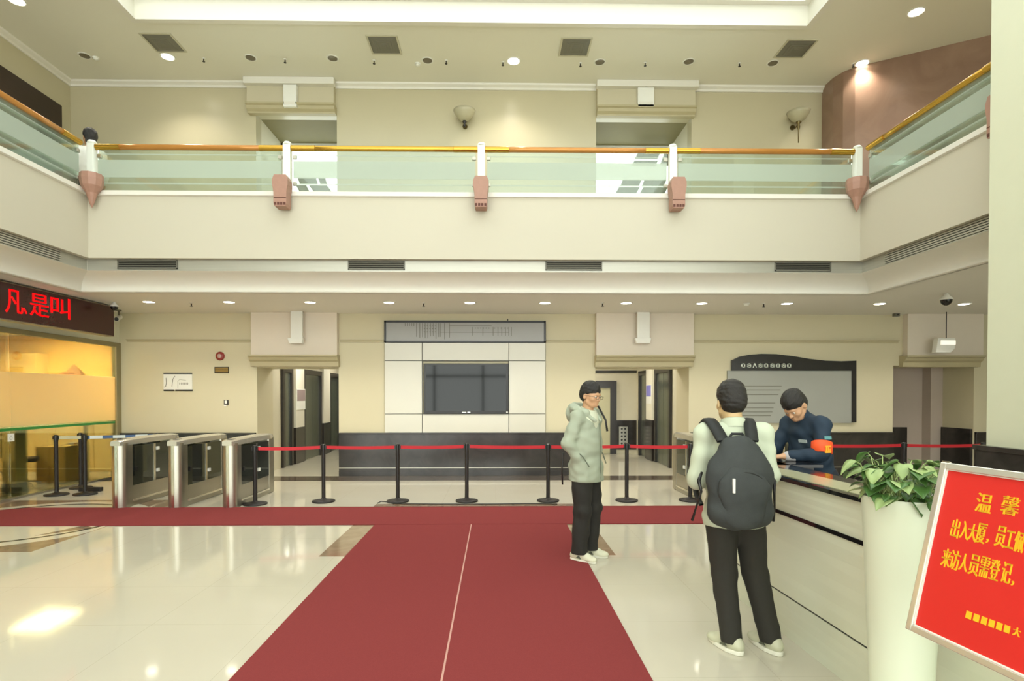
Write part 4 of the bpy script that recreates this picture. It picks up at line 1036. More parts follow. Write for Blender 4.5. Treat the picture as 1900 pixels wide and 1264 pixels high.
for q in (pbox(0, .004, 0, hV, .002, .005), pbox(0, WU, 0, .004, .002, .005), pbox(0, WU, hV-.003, hV, .002, .005)): ib.add(q.v, q.f)
build('inner_edge', ib, M_WHITE, t)
build('backboard', pbox(-.01, WU+.01, -.01, hV+.01, -.024, -.005), M_BLACKM, t)
build('clear_cover', pbox(-.05, -.022, -.02, hV+.03, -.03, -.022), M_STEEL, t)
M_YEL = mat('poster_yellow', (250, 196, 34), .5, noise=.06, scale=30)
lt = MB()
def put(ch, px, py, pxw, pyh):
    c = onp(px, py); w = (onp(px+pxw/2, py)-onp(px-pxw/2, py)).dot(U); h = (onp(px, py-pyh/2)-onp(px, py+pyh/2)).dot(V)
    us = U if N.dot(U.cross(V)) > 0 else -U
    for du in (-.0011, .0011): glyph(lt, ch, c+N*.002+U*du, U, V, abs(w), abs(h), .0012 if True else 0)
for ch, px, py, w, h in (('温', 1827, 934, 30, 36), ('馨', 1876, 939, 34, 36), ('出', 1774, 981, 15, 36), ('入', 1791, 984, 15, 34), ('大', 1806, 989, 18, 34), ('厦', 1822, 990, 17, 38), ('，', 1833, 1004, 4, 8),
                         ('员', 1858, 996, 18, 40), ('工', 1875, 1002, 16, 34), ('佩', 1893, 1006, 18, 40), ('来', 1757, 1036, 17, 36), ('访', 1773, 1040, 18, 38), ('人', 1790, 1044, 16, 34), ('员', 1809, 1049, 18, 40), ('需', 1828, 1053, 17, 40), ('登', 1847, 1058, 18, 40), ('记', 1869, 1063, 18, 40), ('，', 1880, 1083, 4, 9), ('大', 1888, 1173, 14, 17)):
    put(ch, px, py, w, h)
# seven small characters too blurred to read: solid yellow blocks
for k in range(6):
    px = 1799+k*14.2; py = 1142+k*5.2; a = onp(px-5.5, py+1); 
    w = (onp(px+5.5, py)-onp(px-5.5, py)).dot(U); h = (onp(px, py-8)-onp(px, py+8)).dot(V)
    c = onp(px, py); q = MB().obox(c+N*.003, U, V, N, abs(w)/2, abs(h)/2*.9, .0008); lt.add(q.v, q.f)
build('lettering', lt, M_YEL, t)
bc = C0-Vector((0, 0, 0))+V*hV*.35-N*.03
build('pole', MB().cyl((bc.x+.03, bc.y, .03), (bc.x+.03, bc.y, bc.z), .016, n=16).cyl((bc.x+.03, bc.y, bc.z-.05), (bc.x, bc.y, bc.z+.03), .02, n=12), M_STEEL2, t, auto=True)
build('base', MB().lathe([(.17, 0), (.17, .015), (.12, .025), (.03, .035)], (bc.x+.03, bc.y, 0), 32), M_STEEL2, t, auto=True)

# ---- things behind the glass partition
M_GREEN = mat('green_glass_edge', (24, 128, 48), .35, noise=.25, scale=2, stretch=(.1, 1.4, .1), spec=.8)
t = thing('glass_shelf', 'long green-edged glass counter running along the inside of the left partition', 'counter', (XL-.25, 7.6, 0))
build('glass_top', MB().box(XL-.42, XL+.03, 3.95, 11.2, 1.06, 1.10), M_GREEN, t)
for y in (5.2, 7.0, 8.8, 11.0): build('support', MB().box(XL-.40, XL-.36, y-.03, y+.03, 0, 1.065), M_STEEL, t)
M_OLIVE = mat('office_panel', (196, 188, 150), .5, noise=.03)
t = thing('office_desk', 'pale office desk with a hanging front panel behind the glass partition', 'desk', (XL-.95, 7.2, 0))
build('top', MB().box(XL-1.2, XL-.5, 4.2, 9.2, .74, .78), M_OLIVE, t)
build('front_panel', MB().box(XL-.54, XL-.50, 4.2, 9.2, .50, 1.02), M_OLIVE, t)
for y in (4.4, 6.8, 9.1): build('leg', MB().box(XL-1.15, XL-.6, y-.02, y+.02, 0, .74), M_OLIVE, t)
def office_chair(x, y, rz, label):
    t = thing('office_chair', label, 'chair', (x, y, 0), rz, 'dark office chairs behind the partition')
    m = mat('chair_fabric', (48, 38, 34), .8, noise=.1, scale=20)
    build('seat', MB().box(-.24, .24, -.24, .24, .43, .50), m, t, local=True, bevel=.03, seg=3)
    build('backrest', MB().box(-.23, .23, .2, .26, .52, .98), m, t, local=True, bevel=.03, seg=3)
    build('column', MB().cyl((0, 0, .08), (0, 0, .43), .025, n=12), M_STEEL, t, local=True)
    for k in range(5):
        a = 2*math.pi*k/5; build('leg', MB().tube([(0, 0, .09), (.14*math.cos(a), .14*math.sin(a), .075), (.27*math.cos(a), .27*math.sin(a), .05)], [.022, .018, .014]).cyl((.27*math.cos(a), .27*math.sin(a)-.012, .028), (.27*math.cos(a), .27*math.sin(a)+.012, .028), .028, n=12), M_STEEL, t, local=True)
office_chair(XL-1.75, 8.25, 1.2, 'dark office chair behind the glass partition at the far left')
office_chair(XL-.95, 10.2, 2.2, 'dark office chair behind the glass beside the pale pillar')
t = thing('office_pillar', 'square pale pillar with grey foot standing behind the partition', 'pillar', (XL-.45, 9.62, 0))
build('shaft', MB().box(XL-.62, XL-.40, 9.42, 9.66, .16, 1.06), mat('pillar_yellow', (206, 184, 120), .5), t)
build('foot', MB().box(XL-.63, XL-.39, 9.41, 9.67, 0, .16), M_GREYV, t)
def carton(x, y, w, d, h, m, label):
    t = thing('carton', label, 'box', (x, y, 0), .1, 'cartons behind the partition')
    build('body', MB().box(-w/2, w/2, -d/2, d/2, 0, h), m, t, local=True, bevel=.005)
    build('tape', MB().box(-.03, .03, -d/2-.001, d/2+.001, h-.12, h+.001), mat('packing_tape', (190, 160, 96), .3), t, local=True)
M_CART = mat('carton_brown', (198, 166, 96), .8, noise=.08, scale=10)
carton(XL-.72, 10.75, .5, .42, .66, M_CART, 'tall brown carton on the floor behind the glass near the rear wall')
carton(XL-1.75, 9.5, .7, .5, .42, mat('carton_dark', (170, 128, 70), .8), 'low brown carton under the desk behind the glass')
carton(XL-.6, 11.12, .26, .2, .7, mat('carton_white', (206, 210, 214), .5), 'narrow white box beside the tall brown carton')
# cabinets along the office rear wall
t = thing('office_cabinet', 'long pale cabinet against the amber rear wall of the office', 'cabinet', (-9.2, 12.35, 0))
build('body', MB().box(-10.8, -7.6, 12.1, 12.59, 0, 2.0), mat('cabinet_pale', (226, 204, 150), .5, noise=.03), t)
for k in range(4): 
    dd = build('door', MB().box(-10.78+k*.8, -10.02+k*.8, 12.08, 12.1, .05, 1.96), mat('cabinet_pale', (226, 204, 150), .5, noise=.03), t, bevel=.003)
    build('handle', MB().box(-10.1+k*.8, -10.08+k*.8, 12.06, 12.08, .95, 1.1), M_STEEL, dd)
px_, pz_ = W(136, 700, 12.3)
t = thing('tent_ornament', 'small brown peaked ornament on the pale cabinet in the amber room', 'ornament', (px_, 12.3, 2.001))
build('tent', MB().add([(-.2, -.08, 0), (.26, -.08, 0), (.26, .08, 0), (-.2, .08, 0), (.03, 0, .27)], [(0, 1, 4), (1, 2, 4), (2, 3, 4), (3, 0, 4), (0, 3, 2, 1)]), mat('ornament_brown', (150, 96, 44), .5), t, local=True)
build('side_flap', MB().add([(-.38, -.06, 0), (-.2, -.06, 0), (-.2, .06, 0), (-.38, .06, 0), (-.16, 0, .12)], [(0, 1, 4), (1, 2, 4), (2, 3, 4), (3, 0, 4), (0, 3, 2, 1)]), mat('ornament_brown2', (176, 120, 62), .5), t, local=True)
t = thing('wall_cupboard', 'pale wall cupboard high on the amber wall at the far left of the office', 'cabinet', (-10.3, 12.45, 2.02))
build('body', MB().box(-11.0, -9.72, 12.25, 12.59, 2.02, 2.5), mat('cupboard_pale', (236, 196, 120), .5), t, bevel=.005)
build('rail', MB().box(-11.0, -9.72, 12.24, 12.25, 2.3, 2.315), M_ORANGE, t)
t = thing('wall_socket', 'white sticker with a small figure under the green counter edge', 'sticker', (XL+.002, atX(20, 812, XL).y, atX(20, 812, XL).z))
build('plate', MB().box(0, .003, -.06, .06, -.06, .06), M_WHITE, t, local=True)
build('figure', MB().tube([(.004, -.02, -.035), (.004, -.025, .0), (.004, 0, .03), (.004, .02, .0), (.004, .015, -.035), (.004, -.02, -.035)], .003, 6), M_GREYI, t, local=True)
t.name = 'glass_sticker'
def office_light(y, label, e):
    t = thing('office_light', label, 'ceiling light', (-9.0, y, 2.899))
    build('frame', frame(-.6, .6, -.15, .15, .02, -.03, 0), M_WHITE, t, local=True)
    build('diffuser', MB().box(-.58, .58, -.13, .13, -.02, -.004), mat('office_lamp', (255, 240, 210), .5, emit=(255, 226, 170), estr=6), t, local=True)
    l = bpy.data.lights.new('office_beam', 'AREA'); l.size = 1.0; l.energy = e; l.color = (1, .80, .50)
    o = bpy.data.objects.new('office_beam', l); COL.objects.link(o); o.parent = t; o.location = (0, 0, -.05)
office_light(11.4, 'warm strip light on the office ceiling near the amber wall', 200)
office_light(7.5, 'warm strip light on the office ceiling above the desk', 150)

# =================================================================== PEOPLE
# A distance-field modeller: smooth unions of tapered limbs and ellipsoids, meshed with surface nets,
# so every body and garment is one continuous surface.
class Field:
    def __init__(s, lo, hi, h):
        s.lo = np.array(lo, float); s.h = h
        s.n = np.ceil((np.array(hi)-s.lo)/h).astype(int)+1
        s.d = np.full(s.n, 1.0, np.float32)
    def _reg(s, lo, hi):
        a = np.clip(np.floor((np.array(lo)-s.lo)/s.h).astype(int), 0, s.n-1); b = np.clip(np.ceil((np.array(hi)-s.lo)/s.h).astype(int)+1, 1, s.n)
        ax = [s.lo[i]+s.h*np.arange(a[i], b[i]) for i in range(3)]
        P = np.stack(np.meshgrid(*ax, indexing='ij'), -1)
        return tuple(slice(a[i], b[i]) for i in range(3)), P
    def _mix(s, sl, e, k, op):
        d = s.d[sl]
        if op == 'add':
            if k > 0:
                hh = np.clip(.5+.5*(d-e)/k, 0, 1); r = d*(1-hh)+e*hh-k*hh*(1-hh)
            else: r = np.minimum(d, e)
        else:
            if k > 0:
                hh = np.clip(.5-.5*(d+e)/k, 0, 1); r = d*(1-hh)-e*hh+k*hh*(1-hh)
            else: r = np.maximum(d, -e)
        s.d[sl] = r
    def cap(s, a, b, r0, r1=None, k=.02, sq=(1, 1, 1), T=None, op='add'):
        """tapered limb from a to b; sq squashes the cross-section along x,y,z"""
        r1 = r0 if r1 is None else r1
        a = np.array(a, float); b = np.array(b, float); sq = np.array(sq, float)
        m = max(r0, r1)*max(1, sq.max())+.06
        pts = np.array([a, b]); Ti = None
        if T is not None: pts = np.array([(T @ Vector(p))[:] for p in pts]); Ti = np.array(T.inverted())
        sl, P = s._reg(pts.min(0)-m, pts.max(0)+m)
        if P.size == 0: return
        if Ti is not None: P = P @ Ti[:3, :3].T+Ti[:3, 3]
        q = (P-a)/sq; ba = (b-a)/sq; t = np.clip((q @ ba)/max(ba @ ba, 1e-9), 0, 1)
        e = (np.linalg.norm(q-t[..., None]*ba, axis=-1)-(r0+(r1-r0)*t))*sq.min()
        s._mix(sl, e, k, op)
    def ell(s, c, r, k=.02, T=None, op='add', rot=None):
        c = np.array(c, float); r = np.array(r, float); m = r.max()+.06
        cc = c if T is None else np.array((T @ Vector(c))[:])
        sl, P = s._reg(cc-m, cc+m)
        if P.size == 0: return
        if T is not None:
            Ti = np.array(T.inverted()); P = P @ Ti[:3, :3].T+Ti[:3, 3]
        q = P-c
        if rot is not None: q = q @ np.array(Euler(rot).to_matrix())
        k0 = np.linalg.norm(q/r, axis=-1); k1 = np.linalg.norm(q/(r*r), axis=-1)+1e-9
        s._mix(sl, k0*(k0-1)/k1, k, op)
    def cut(s, c, n, k=.0, T=None):
        """remove everything on the +n side of the plane through c"""
        c = Vector(c); n = Vector(n).normalized()
        if T is not None: c = T @ c; n = T.to_3x3() @ n
        sl, P = s._reg(s.lo, s.lo+s.h*s.n)
        e = -((P-np.array(c[:])) @ np.array(n[:]))
        s._mix(sl, e, k, 'cut')
    def folds(s, amp, fr, seed=0, ax=(1, 1, 1)):
        """cloth folds: layered oblique waves"""
        sl, P = s._reg(s.lo, s.lo+s.h*s.n); rs = np.random.RandomState(seed); g = np.zeros(P.shape[:3])
        for i in range(5):
            v = rs.randn(3)*np.array(ax); v /= np.linalg.norm(v)
            w = rs.randn(3)*np.array(ax); w /= np.linalg.norm(w)
            g += np.sin(P @ v*fr*(1+.45*i)+2.2*np.sin(P @ w*fr*.55+i)+rs.rand()*6)/(1+.4*i)
        s.d += (g*amp*.4).astype(np.float32)
    def mesh(s):
        d = s.d; neg = d < 0; n = s.n
        c = [d[i:n[0]-1+i, j:n[1]-1+j, k:n[2]-1+k] for i in (0, 1) for j in (0, 1) for k in (0, 1)]
        ng = np.stack([x < 0 for x in c]); act = ng.any(0) & ~ng.all(0)
        idx = np.argwhere(act); vi = np.full(act.shape, -1, int); vi[act] = np.arange(len(idx))
        cv = np.stack([x[act] for x in c], 1)
        off = np.array([(i, j, k) for i in (0, 1) for j in (0, 1) for k in (0, 1)], float)
        acc = np.zeros((len(idx), 3)); cnt = np.zeros(len(idx))
        for a in range(8):
            for b in range(a+1, 8):
                if np.abs(off[a]-off[b]).sum() != 1: continue
                va, vb = cv[:, a], cv[:, b]; x = (va < 0) != (vb < 0)
                t = np.where(x, va/np.where(x, va-vb, 1), 0)
                acc += np.where(x[:, None], off[a]+(off[b]-off[a])*t[:, None], 0); cnt += x
        V = s.lo+s.h*(idx+acc/np.maximum(cnt, 1)[:, None])
        F = []
        for ax in range(3):
            o1, o2 = [(1, 2), (2, 0), (0, 1)][ax]
            sh = [slice(0, n[i]-1) for i in range(3)]; sh2 = list(sh); sh[ax] = slice(0, n[ax]-1); sh2[ax] = slice(1, n[ax])
            A = neg[tuple(sh)]; B = neg[tuple(sh2)]
            for flip, M in ((False, A & ~B), (True, ~A & B)):
                I = np.argwhere(M); I = I[(I[:, o1] > 0) & (I[:, o2] > 0)]
                if not len(I): continue
                e1 = np.zeros(3, int); e1[o1] = 1; e2 = np.zeros(3, int); e2[o2] = 1
                q = [vi[tuple((I-a*e1-b*e2).T)] for a, b in ((0, 0), (1, 0), (1, 1), (0, 1))]
                q = np.stack(q if not flip else q[::-1], 1); F.append(q[(q >= 0).all(1)])
        return V, np.concatenate(F)
    def obj(s, name, material, parent, smooth_it=1):
        V, F = s.mesh()
        me = bpy.data.meshes.new(name); me.from_pydata(V.tolist(), [], F.tolist())
        bm = bmesh.new(); bm.from_mesh(me)
        for _ in range(smooth_it): bmesh.ops.smooth_vert(bm, verts=bm.verts, factor=.5, use_axis_x=True, use_axis_y=True, use_axis_z=True)
        bmesh.ops.recalc_face_normals(bm, faces=bm.faces); bm.to_mesh(me); bm.free()
        return mesh_obj(name, me, material, parent, True)

def vv(*a): return Vector(a)
def hand(F, wrist, elbow, pn, side, curl=.5, k=.006, s=1.0):
    """palm, four unequal curled fingers and a thumb. pn = direction the palm faces, side = direction to the thumb"""
    wrist = Vector(wrist); d = (wrist-Vector(elbow)).normalized(); pn = Vector(pn); pn = (pn-d*pn.dot(d)).normalized()
    sd = d.cross(pn).normalized()
    if sd.dot(Vector(side)) < 0: sd = -sd
    F.cap(wrist-d*.02, wrist+d*.02, .026*s, .026*s, .015)
    for q in (-.026, -.009, .009, .026): F.cap(wrist+d*.015+sd*q*.6, wrist+d*.088+sd*q, .017*s, .0135*s, .012)
    for q, L, r in ((.030, .072, .0095), (.0105, .080, .0098), (-.0095, .074, .0093), (-.029, .058, .0083)):
        p = wrist+d*.088*s+sd*q; ang = 0; 
        for j, f in enumerate((.46, .31, .23)):
            ang += curl*(.75, .95, .6)[j]
            dd = d*math.cos(ang)+pn*math.sin(ang)+sd*q*(1.2 if j == 0 else 0); dd.normalize()
            e = p+dd*L*f*s; F.cap(p, e, r*(1-.08*j)*s, r*(1-.08*(j+1))*s, .003); p = e
    p = wrist+d*.022+sd*.028
    for L, dd, r in ((.036, d*.62+sd*.68+pn*.35, .0135), (.031, d*.80+sd*.30+pn*.45, .0115), (.025, d*.86+sd*.02+pn*.5, .0100)):
        e = p+dd.normalized()*L*s; F.cap(p, e, r*s, r*.9*s, .006); p = e

def head_field(F, T, s=1.0):
    """face looks along -y of the frame T; origin of T at the base of the skull, z up"""
    def e(c, r, k=.02, op='add', rot=None): F.ell([v*s for v in c], [v*s for v in r], k*s, T, op, rot)
    def c_(a, b, r0, r1, k=.02, op='add', sq=(1, 1, 1)): F.cap([v*s for v in a], [v*s for v in b], r0*s, r1*s, k*s, sq, T, op)
    e((0, .012, .095), (.074, .094, .088), .02)
    e((0, -.022, .045), (.063, .070, .085), .03)
    e((0, -.048, -.005), (.044, .042, .044), .03)
    e((0, -.080, -.020), (.022, .018, .018), .02)           # chin
    for x in (-1, 1):
        e((x*.040, -.058, .035), (.024, .026, .022), .02)    # cheekbone
        c_((x*.055, -.01, .0), (x*.030, -.055, -.025), .016, .016, .02)  # jaw
    c_((-.030, -.080, .080), (.030, -.080, .080), .012, .012, .015)      # brow
    for x in (-1, 1): e((x*.030, -.100, .060), (.019, .018, .013), .012, 'cut')
    c_((0, -.088, .068), (0, -.106, .036), .008, .012, .012)             # nose
    for x in (-1, 1): e((x*.010, -.098, .030), (.008, .009, .007), .006)
    e((0, -.088, .006), (.024, .012, .006), .005); e((0, -.085, -.004), (.020, .012, .007), .005)
    e((0, -.101, .0015), (.022, .006, .0013), .002, 'cut')
    for x in (-1, 1):
        e((x*.078, .012, .045), (.008, .018, .030), .006, rot=(0, 0, -x*.35)); e((x*.086, .004, .048), (.006, .009, .017), .004, 'cut')
def eyes(parent, T, s=1.0, look=(0, -1, -.1)):
    for x in (-1, 1):
        c = T @ Vector((x*.030*s, -.079*s, .060*s)); b = MB()
        b.lathe([(.011*s*math.sin(math.pi*i/10)+.0001, -.011*s*math.cos(math.pi*i/10)) for i in range(11)], c, 14)
        o = build('eye', b, mat('eye_white', (226, 220, 208), .2), parent, local=True, smooth=True)
        d = (T.to_3x3() @ Vector(look)).normalized(); p = c+d*.0072*s
        build('iris', MB().lathe([(.0055*s*math.sin(math.pi*i/8)+.0001, -.0055*s*math.cos(math.pi*i/8)) for i in range(9)], p, 12), mat('iris_dark', (30, 20, 14), .15), o, local=True, smooth=True)
def hair_field(F, T, s=1.0, back=.0, fringe=.075, nape=-.005):
    F.ell((0, .016*s, .103*s), (.081*s, .101*s, .092*s), .01, T)
    F.ell((0, .04*s, .06*s), (.077*s, .080*s, .085*s), .02, T)
    # clear the face, ears and neck
    F.ell((0, -.105*s, .012*s), (.080*s, .062*s, fringe*s+.012), .008, T, 'cut')
    for x in (-1, 1): F.ell((x*.085*s, .002, .022*s), (.025*s, .034*s, .052*s), .006, T, 'cut')
    F.cut((0, 0, nape*s), (0, -.35, -1), .01, T)
SKIN = mat('skin', (196, 152, 116), .5, noise=.05, scale=20)
M_HAIR = mat('black_hair', (26, 22, 18), .45, noise=.3, scale=60, bump=.5, stretch=(6, 6, 1), bscale=80)
M_TROU = mat('black_trousers', (38, 36, 32), .85, noise=.1, scale=30)
M_TROU2 = mat('charcoal_trousers', (44, 42, 36), .85, noise=.1, scale=30)
M_SHOE = mat('pale_trainer', (214, 212, 186), .6, noise=.05, scale=20)
M_SOLE = mat('shoe_sole', (232, 230, 214), .6)
def legs(F, hips, knees, ankles, r=(.085, .06, .045), k=.03):
    for h, kn, a in zip(hips, knees, ankles): F.cap(h, kn, r[0], r[1], k); F.cap(kn, a, r[1], r[2], k)
def shoe(parent, ankle, heading, mt, label=None, L=.275):
    """trainer: upper, sole, laces; heading = direction of the toe in the parent's frame"""
    T = Matrix.Translation((ankle[0], ankle[1], 0)) @ Matrix.Rotation(heading, 4, 'Z')    # toe along -y
    F = Field((-.4, -.6, -.02), (.4, .5, .2), .005); F.lo = F.lo+np.array([ankle[0]-.0, ankle[1], 0]); F.n = np.ceil(np.array((.8, 1.1, .22))/.005).astype(int); F.d = np.full(F.n, 1.0, np.float32)
    F.cap((0, .045, .052), (0, -.06, .055), .040, .040, .02, (1, 1, 1), T)
    F.ell((0, -.125, .035), (.047, .075, .036), .03, T); F.cap((0, .01, .06), (0, .02, .085), .038, .036, .03, (1, 1, 1), T)
    F.cap((0, -.02, .085), (0, -.10, .058), .026, .030, .02, (1, 1, 1), T)
    F.cut((0, 0, .022), (0, 0, -1), 0, T); F.cut((0, 0, .125), (0, 0, 1), 0, T)
    o = F.obj('shoe', mt, parent, 1)
    b = MB(); out = [(.040*math.cos(t) if math.sin(t) > 0 else (.052-.006*abs(math.sin(t)))*math.cos(t), (.055 if math.sin(t) > 0 else .19)*math.sin(t)+(.03 if math.sin(t) > 0 else -.005), 0) for t in [2*math.pi*i/28 for i in range(28)]]
    b.prism([T @ Vector(q) for q in out], (0, 0, .028)); build('sole', b, M_SOLE, o, local=True, bevel=.006)
    lb = MB()
    for i in range(4):
        y = -.045-.022*i; z = .105-.013*i; lb.tube([T @ Vector(q) for q in ((-.024, y, z-.012), (0, y-.004, z+.004), (.024, y, z-.012))], .0035, 6)
    build('laces', lb, M_WHITE, o, local=True, smooth=True)
    pm = MB()
    for sx in (-1, 1): pm.prism([T @ Vector(q) for q in ((sx*.044, .0, .04), (sx*.046, -.055, .036), (sx*.042, -.03, .066))], (T.to_3x3() @ Vector((sx*.006, 0, 0))))
    build('side_patch', pm, mat('shoe_patch', (92, 96, 82), .6), o, local=True)
    return o

# ------------------------------------------------------- man in the grey jacket, hand in his pocket
p1 = atZ(1087, 1036, 0)
t = thing('person', 'man in pale grey hooded jacket and black trousers, hands in pockets, by the carpet edge', 'person', (p1.x, 5.56, 0), R(52))
S = 1.0
hipc = vv(0, .0, .93)
hips = [(-.085, 0, .90), (.085, 0, .90)]; knees = [(-.10, -.015, .49), (.095, -.02, .49)]; ankles = [(-.105, .02, .09), (.085, .01, .09)]
shR, shL = vv(-.180, .0, 1.395), vv(.180, .0, 1.395)
elR, wrR = vv(-.250, .06, 1.14), vv(-.160, -.015, .97)
elL, wrL = vv(.245, .05, 1.14), vv(.155, -.015, .98)
TH = Matrix.Translation((0, -.035, 1.545)) @ Euler((R(14), 0, R(-8))).to_matrix().to_4x4()
F = Field((-.42, -.36, 0), (.42, .32, 1.80), .006)
legs(F, hips, knees, ankles, (.075, .052, .038))
for a in ankles: F.cap((a[0], a[1]+.01, .07), (a[0], a[1]-.02, .05), .032, .028, .02)
F.cap((0, 0, .92), (0, .0, 1.15), .105, .10, .05, (1.1, .72, 1)); F.cap((0, 0, 1.15), (0, 0, 1.32), .105, .10, .05, (1.2, .7, 1))
for a, e_, w in ((shR, elR, wrR), (shL, elL, wrL)): F.cap((0, 0, 1.37), a, .036, .034, .03); F.cap(a, e_, .038, .034, .02); F.cap(e_, w, .034, .026, .02)
F.cap((0, .0, 1.38), (0, -.025, 1.54), .058, .054, .03)
hand(F, wrR, elR, (.6, .6, 0), (0, -1, .3), .35); hand(F, wrL, elL, (-.6, .6, 0), (0, -1, .3), .35)
head_field(F, TH); F.obj('body', SKIN, t, 1)
eyes(t, TH)
F = Field((-.12, -.2, 1.45), (.14, .2, 1.82), .004); F = Field((-.16, -.22, 1.45), (.16, .18, 1.82), .004)
hair_field(F, TH, 1.03, fringe=.062); F.folds(.0035, 90, 3); F.obj('hair', M_HAIR, t, 1)
g = MB()
for x in (-1, 1):
    ring_ = [TH @ Vector((x*.033+.024*math.cos(a), -.112+.006*abs(math.cos(a)), .060+.017*math.sin(a))) for a in [2*math.pi*i/20 for i in range(21)]]
    g.tube(ring_, .0017, 6); g.tube([TH @ Vector(q) for q in ((x*.057, -.108, .063), (x*.078, -.05, .062), (x*.084, .01, .058))], .0016, 6)
g.tube([TH @ Vector(q) for q in ((-.010, -.112, .064), (0, -.116, .067), (.010, -.112, .064))], .0016, 6)
build('glasses', g, M_BLACK, t, local=True, smooth=True)
# trousers
F = Field((-.34, -.25, .05), (.34, .25, 1.05), .007)
legs(F, [(-.085, 0, .88), (.085, 0, .88)], knees, [(ankles[0][0], ankles[0][1], .06), (ankles[1][0], ankles[1][1], .06)], (.105, .088, .078), .025)
F.cap((0, 0, .84), (0, 0, .90), .105, .105, .03, (1.25, .85, 1)); F.folds(.008, 22, 5, (1, 1, .7)); F.cut((0, 0, .075), (0, 0, -1)); F.cut((0, 0, .86), (0, 0, 1))
F.obj('trousers', M_TROU, t, 1)
for a, hd in ((ankles[0], R(6)), (ankles[1], R(-4))): shoe(t, (a[0], a[1]+.01), hd+R(22 if a[0] > 0 else -5), M_SHOE)
# t shirt shown in the open collar
F = Field((-.3, -.3, 1.1), (.3, .3, 1.55), .006)
F.cap((0, 0, 1.15), (0, 0, 1.36), .135, .13, .05, (1.2, .80, 1)); F.cap((0, .0, 1.36), (0, -.01, 1.44), .11, .075, .04, (1.1, .95, 1)); F.cut((0, -.02, 1.475), (0, -.35, 1))
F.obj('t_shirt', mat('pale_t_shirt', (214, 218, 194), .8), t, 1)
# jacket
M_JKT = mat('grey_jacket', (164, 172, 152), .8, noise=.05, scale=12)
F = Field((-.42, -.32, .72), (.42, .32, 1.62), .006)
F.cap((0, .005, .90), (0, .005, 1.12), .155, .150, .06, (1.18, .86, 1)); F.cap((0, 0, 1.12), (0, .0, 1.30), .150, .140, .06, (1.24, .84, 1)); F.cap((0, .005, .80), (0, .005, .90), .172, .165, .04, (1.17, .90, 1))
for a, e_, w in ((shR, elR, wrR), (shL, elL, wrL)):
    F.cap((0, 0, 1.42), a, .052, .060, .05); F.cap(a, e_, .062, .060, .03); F.cap(e_, w, .060, .052, .03)
F.folds(.009, 30, 9)
# open collar, hem
F.ell((0, -.16, 1.44), (.060, .12, .17), .015, None, 'cut'); F.ell((0, -.03, 1.57), (.085, .10, .12), .02, None, 'cut'); F.cut((0, 0, .775), (0, .05, -1))
jk = F.obj('jacket', M_JKT, t, 1)
F = Field((-.24, -.22, 1.3), (.24, .26, 1.62), .006)      # hood lying on the shoulders
for i in range(14):
    a = math.pi*(-.10+1.20*i/13); p = (.115*math.cos(a), .02+.115*math.sin(a), 1.455+.035*math.sin(a)); 
    a2 = math.pi*(-.10+1.20*(i+1)/13); q = (.115*math.cos(a2), .02+.115*math.sin(a2), 1.455+.035*math.sin(a2)); F.cap(p, q, .038, .038, .02)
F.ell((0, .15, 1.42), (.12, .055, .085), .03)
for x in (-1, 1): F.cap((x*.115, .0, 1.445), (x*.055, -.125, 1.36), .03, .016, .02)
F.folds(.006, 40, 2); F.obj('hood', M_JKT, jk, 1)
z_ = MB(); z_.tube([(0, -.137, 1.33), (0.0, -.150, 1.2), (0, -.155, 1.05), (0, -.155, .90), (0, -.15, .79)], .004, 6)
build('zip', z_, mat('zip_grey', (110, 116, 102), .4, metal=.5), jk, local=True)
for x in (-1, 1): build('pocket_seam', MB().tube([(x*.205, -.04, 1.05), (x*.20, -.075, 1.02), (x*.17, -.125, .93)], .005, 6), mat('seam_dark', (92, 98, 84), .8), jk, local=True)  # pocket seams in a darker grey than the jacket
build('shoulder_strap', MB().tube([(.12, .13, 1.40), (.145, .03, 1.512), (.135, -.06, 1.49), (.12, -.145, 1.36), (.118, -.165, 1.25)], .010, 8), M_BLACK, jk, local=True, smooth=True)
o = build('bag_strap_tail', MB().tube([(-.2, .14, 1.05), (-.21, .15, .9), (-.2, .15, .74)], .008, 8), M_BLACK, jk, local=True, smooth=True)

# ------------------------------------------------------- man with the backpack, seen from behind
p2 = atZ(1388, 1205, 0)
t = thing('person', 'man in pale shirt and charcoal trousers at the desk, seen from behind', 'person', (1.50, 3.56, 0), R(176))
k2 = .985
# local frame: faces -y; his left is +x (seen at the left of the picture because he faces away)
hips = [(-.085, 0, .88), (.085, 0, .88)]; knees = [(-.140, -.03, .47), (.055, -.02, .47)]; ankles = [(-.225, .02, .09), (.02, .03, .09)]
shR, shL = vv(-.170, .0, 1.365), vv(.185, .0, 1.365)
elR, wrR = vv(-.205, .01, 1.10), vv(-.13, -.20, 1.10)
elL, wrL = vv(.232, .02, 1.07), vv(.12, -.20, 1.08)
TH = Matrix.Translation((.02, -.015, 1.50)) @ Euler((R(6), 0, R(4))).to_matrix().to_4x4()
F = Field((-.42, -.42, 0), (.42, .30, 1.80), .006)
legs(F, hips, knees, ankles, (.075, .052, .038))
for a in ankles: F.cap((a[0], a[1]+.01, .07), (a[0], a[1]-.02, .05), .032, .028, .02)
F.cap((0, 0, .90), (0, 0, 1.12), .105, .10, .05, (1.1, .72, 1)); F.cap((0, 0, 1.12), (0, 0, 1.29), .105, .10, .05, (1.2, .7, 1))
for a, e_, w in ((shR, elR, wrR), (shL, elL, wrL)): F.cap((0, 0, 1.34), a, .034, .034, .03); F.cap(a, e_, .038, .034, .02); F.cap(e_, w, .034, .026, .02)
F.cap((.01, .01, 1.34), (.02, .005, 1.51), .060, .056, .03)
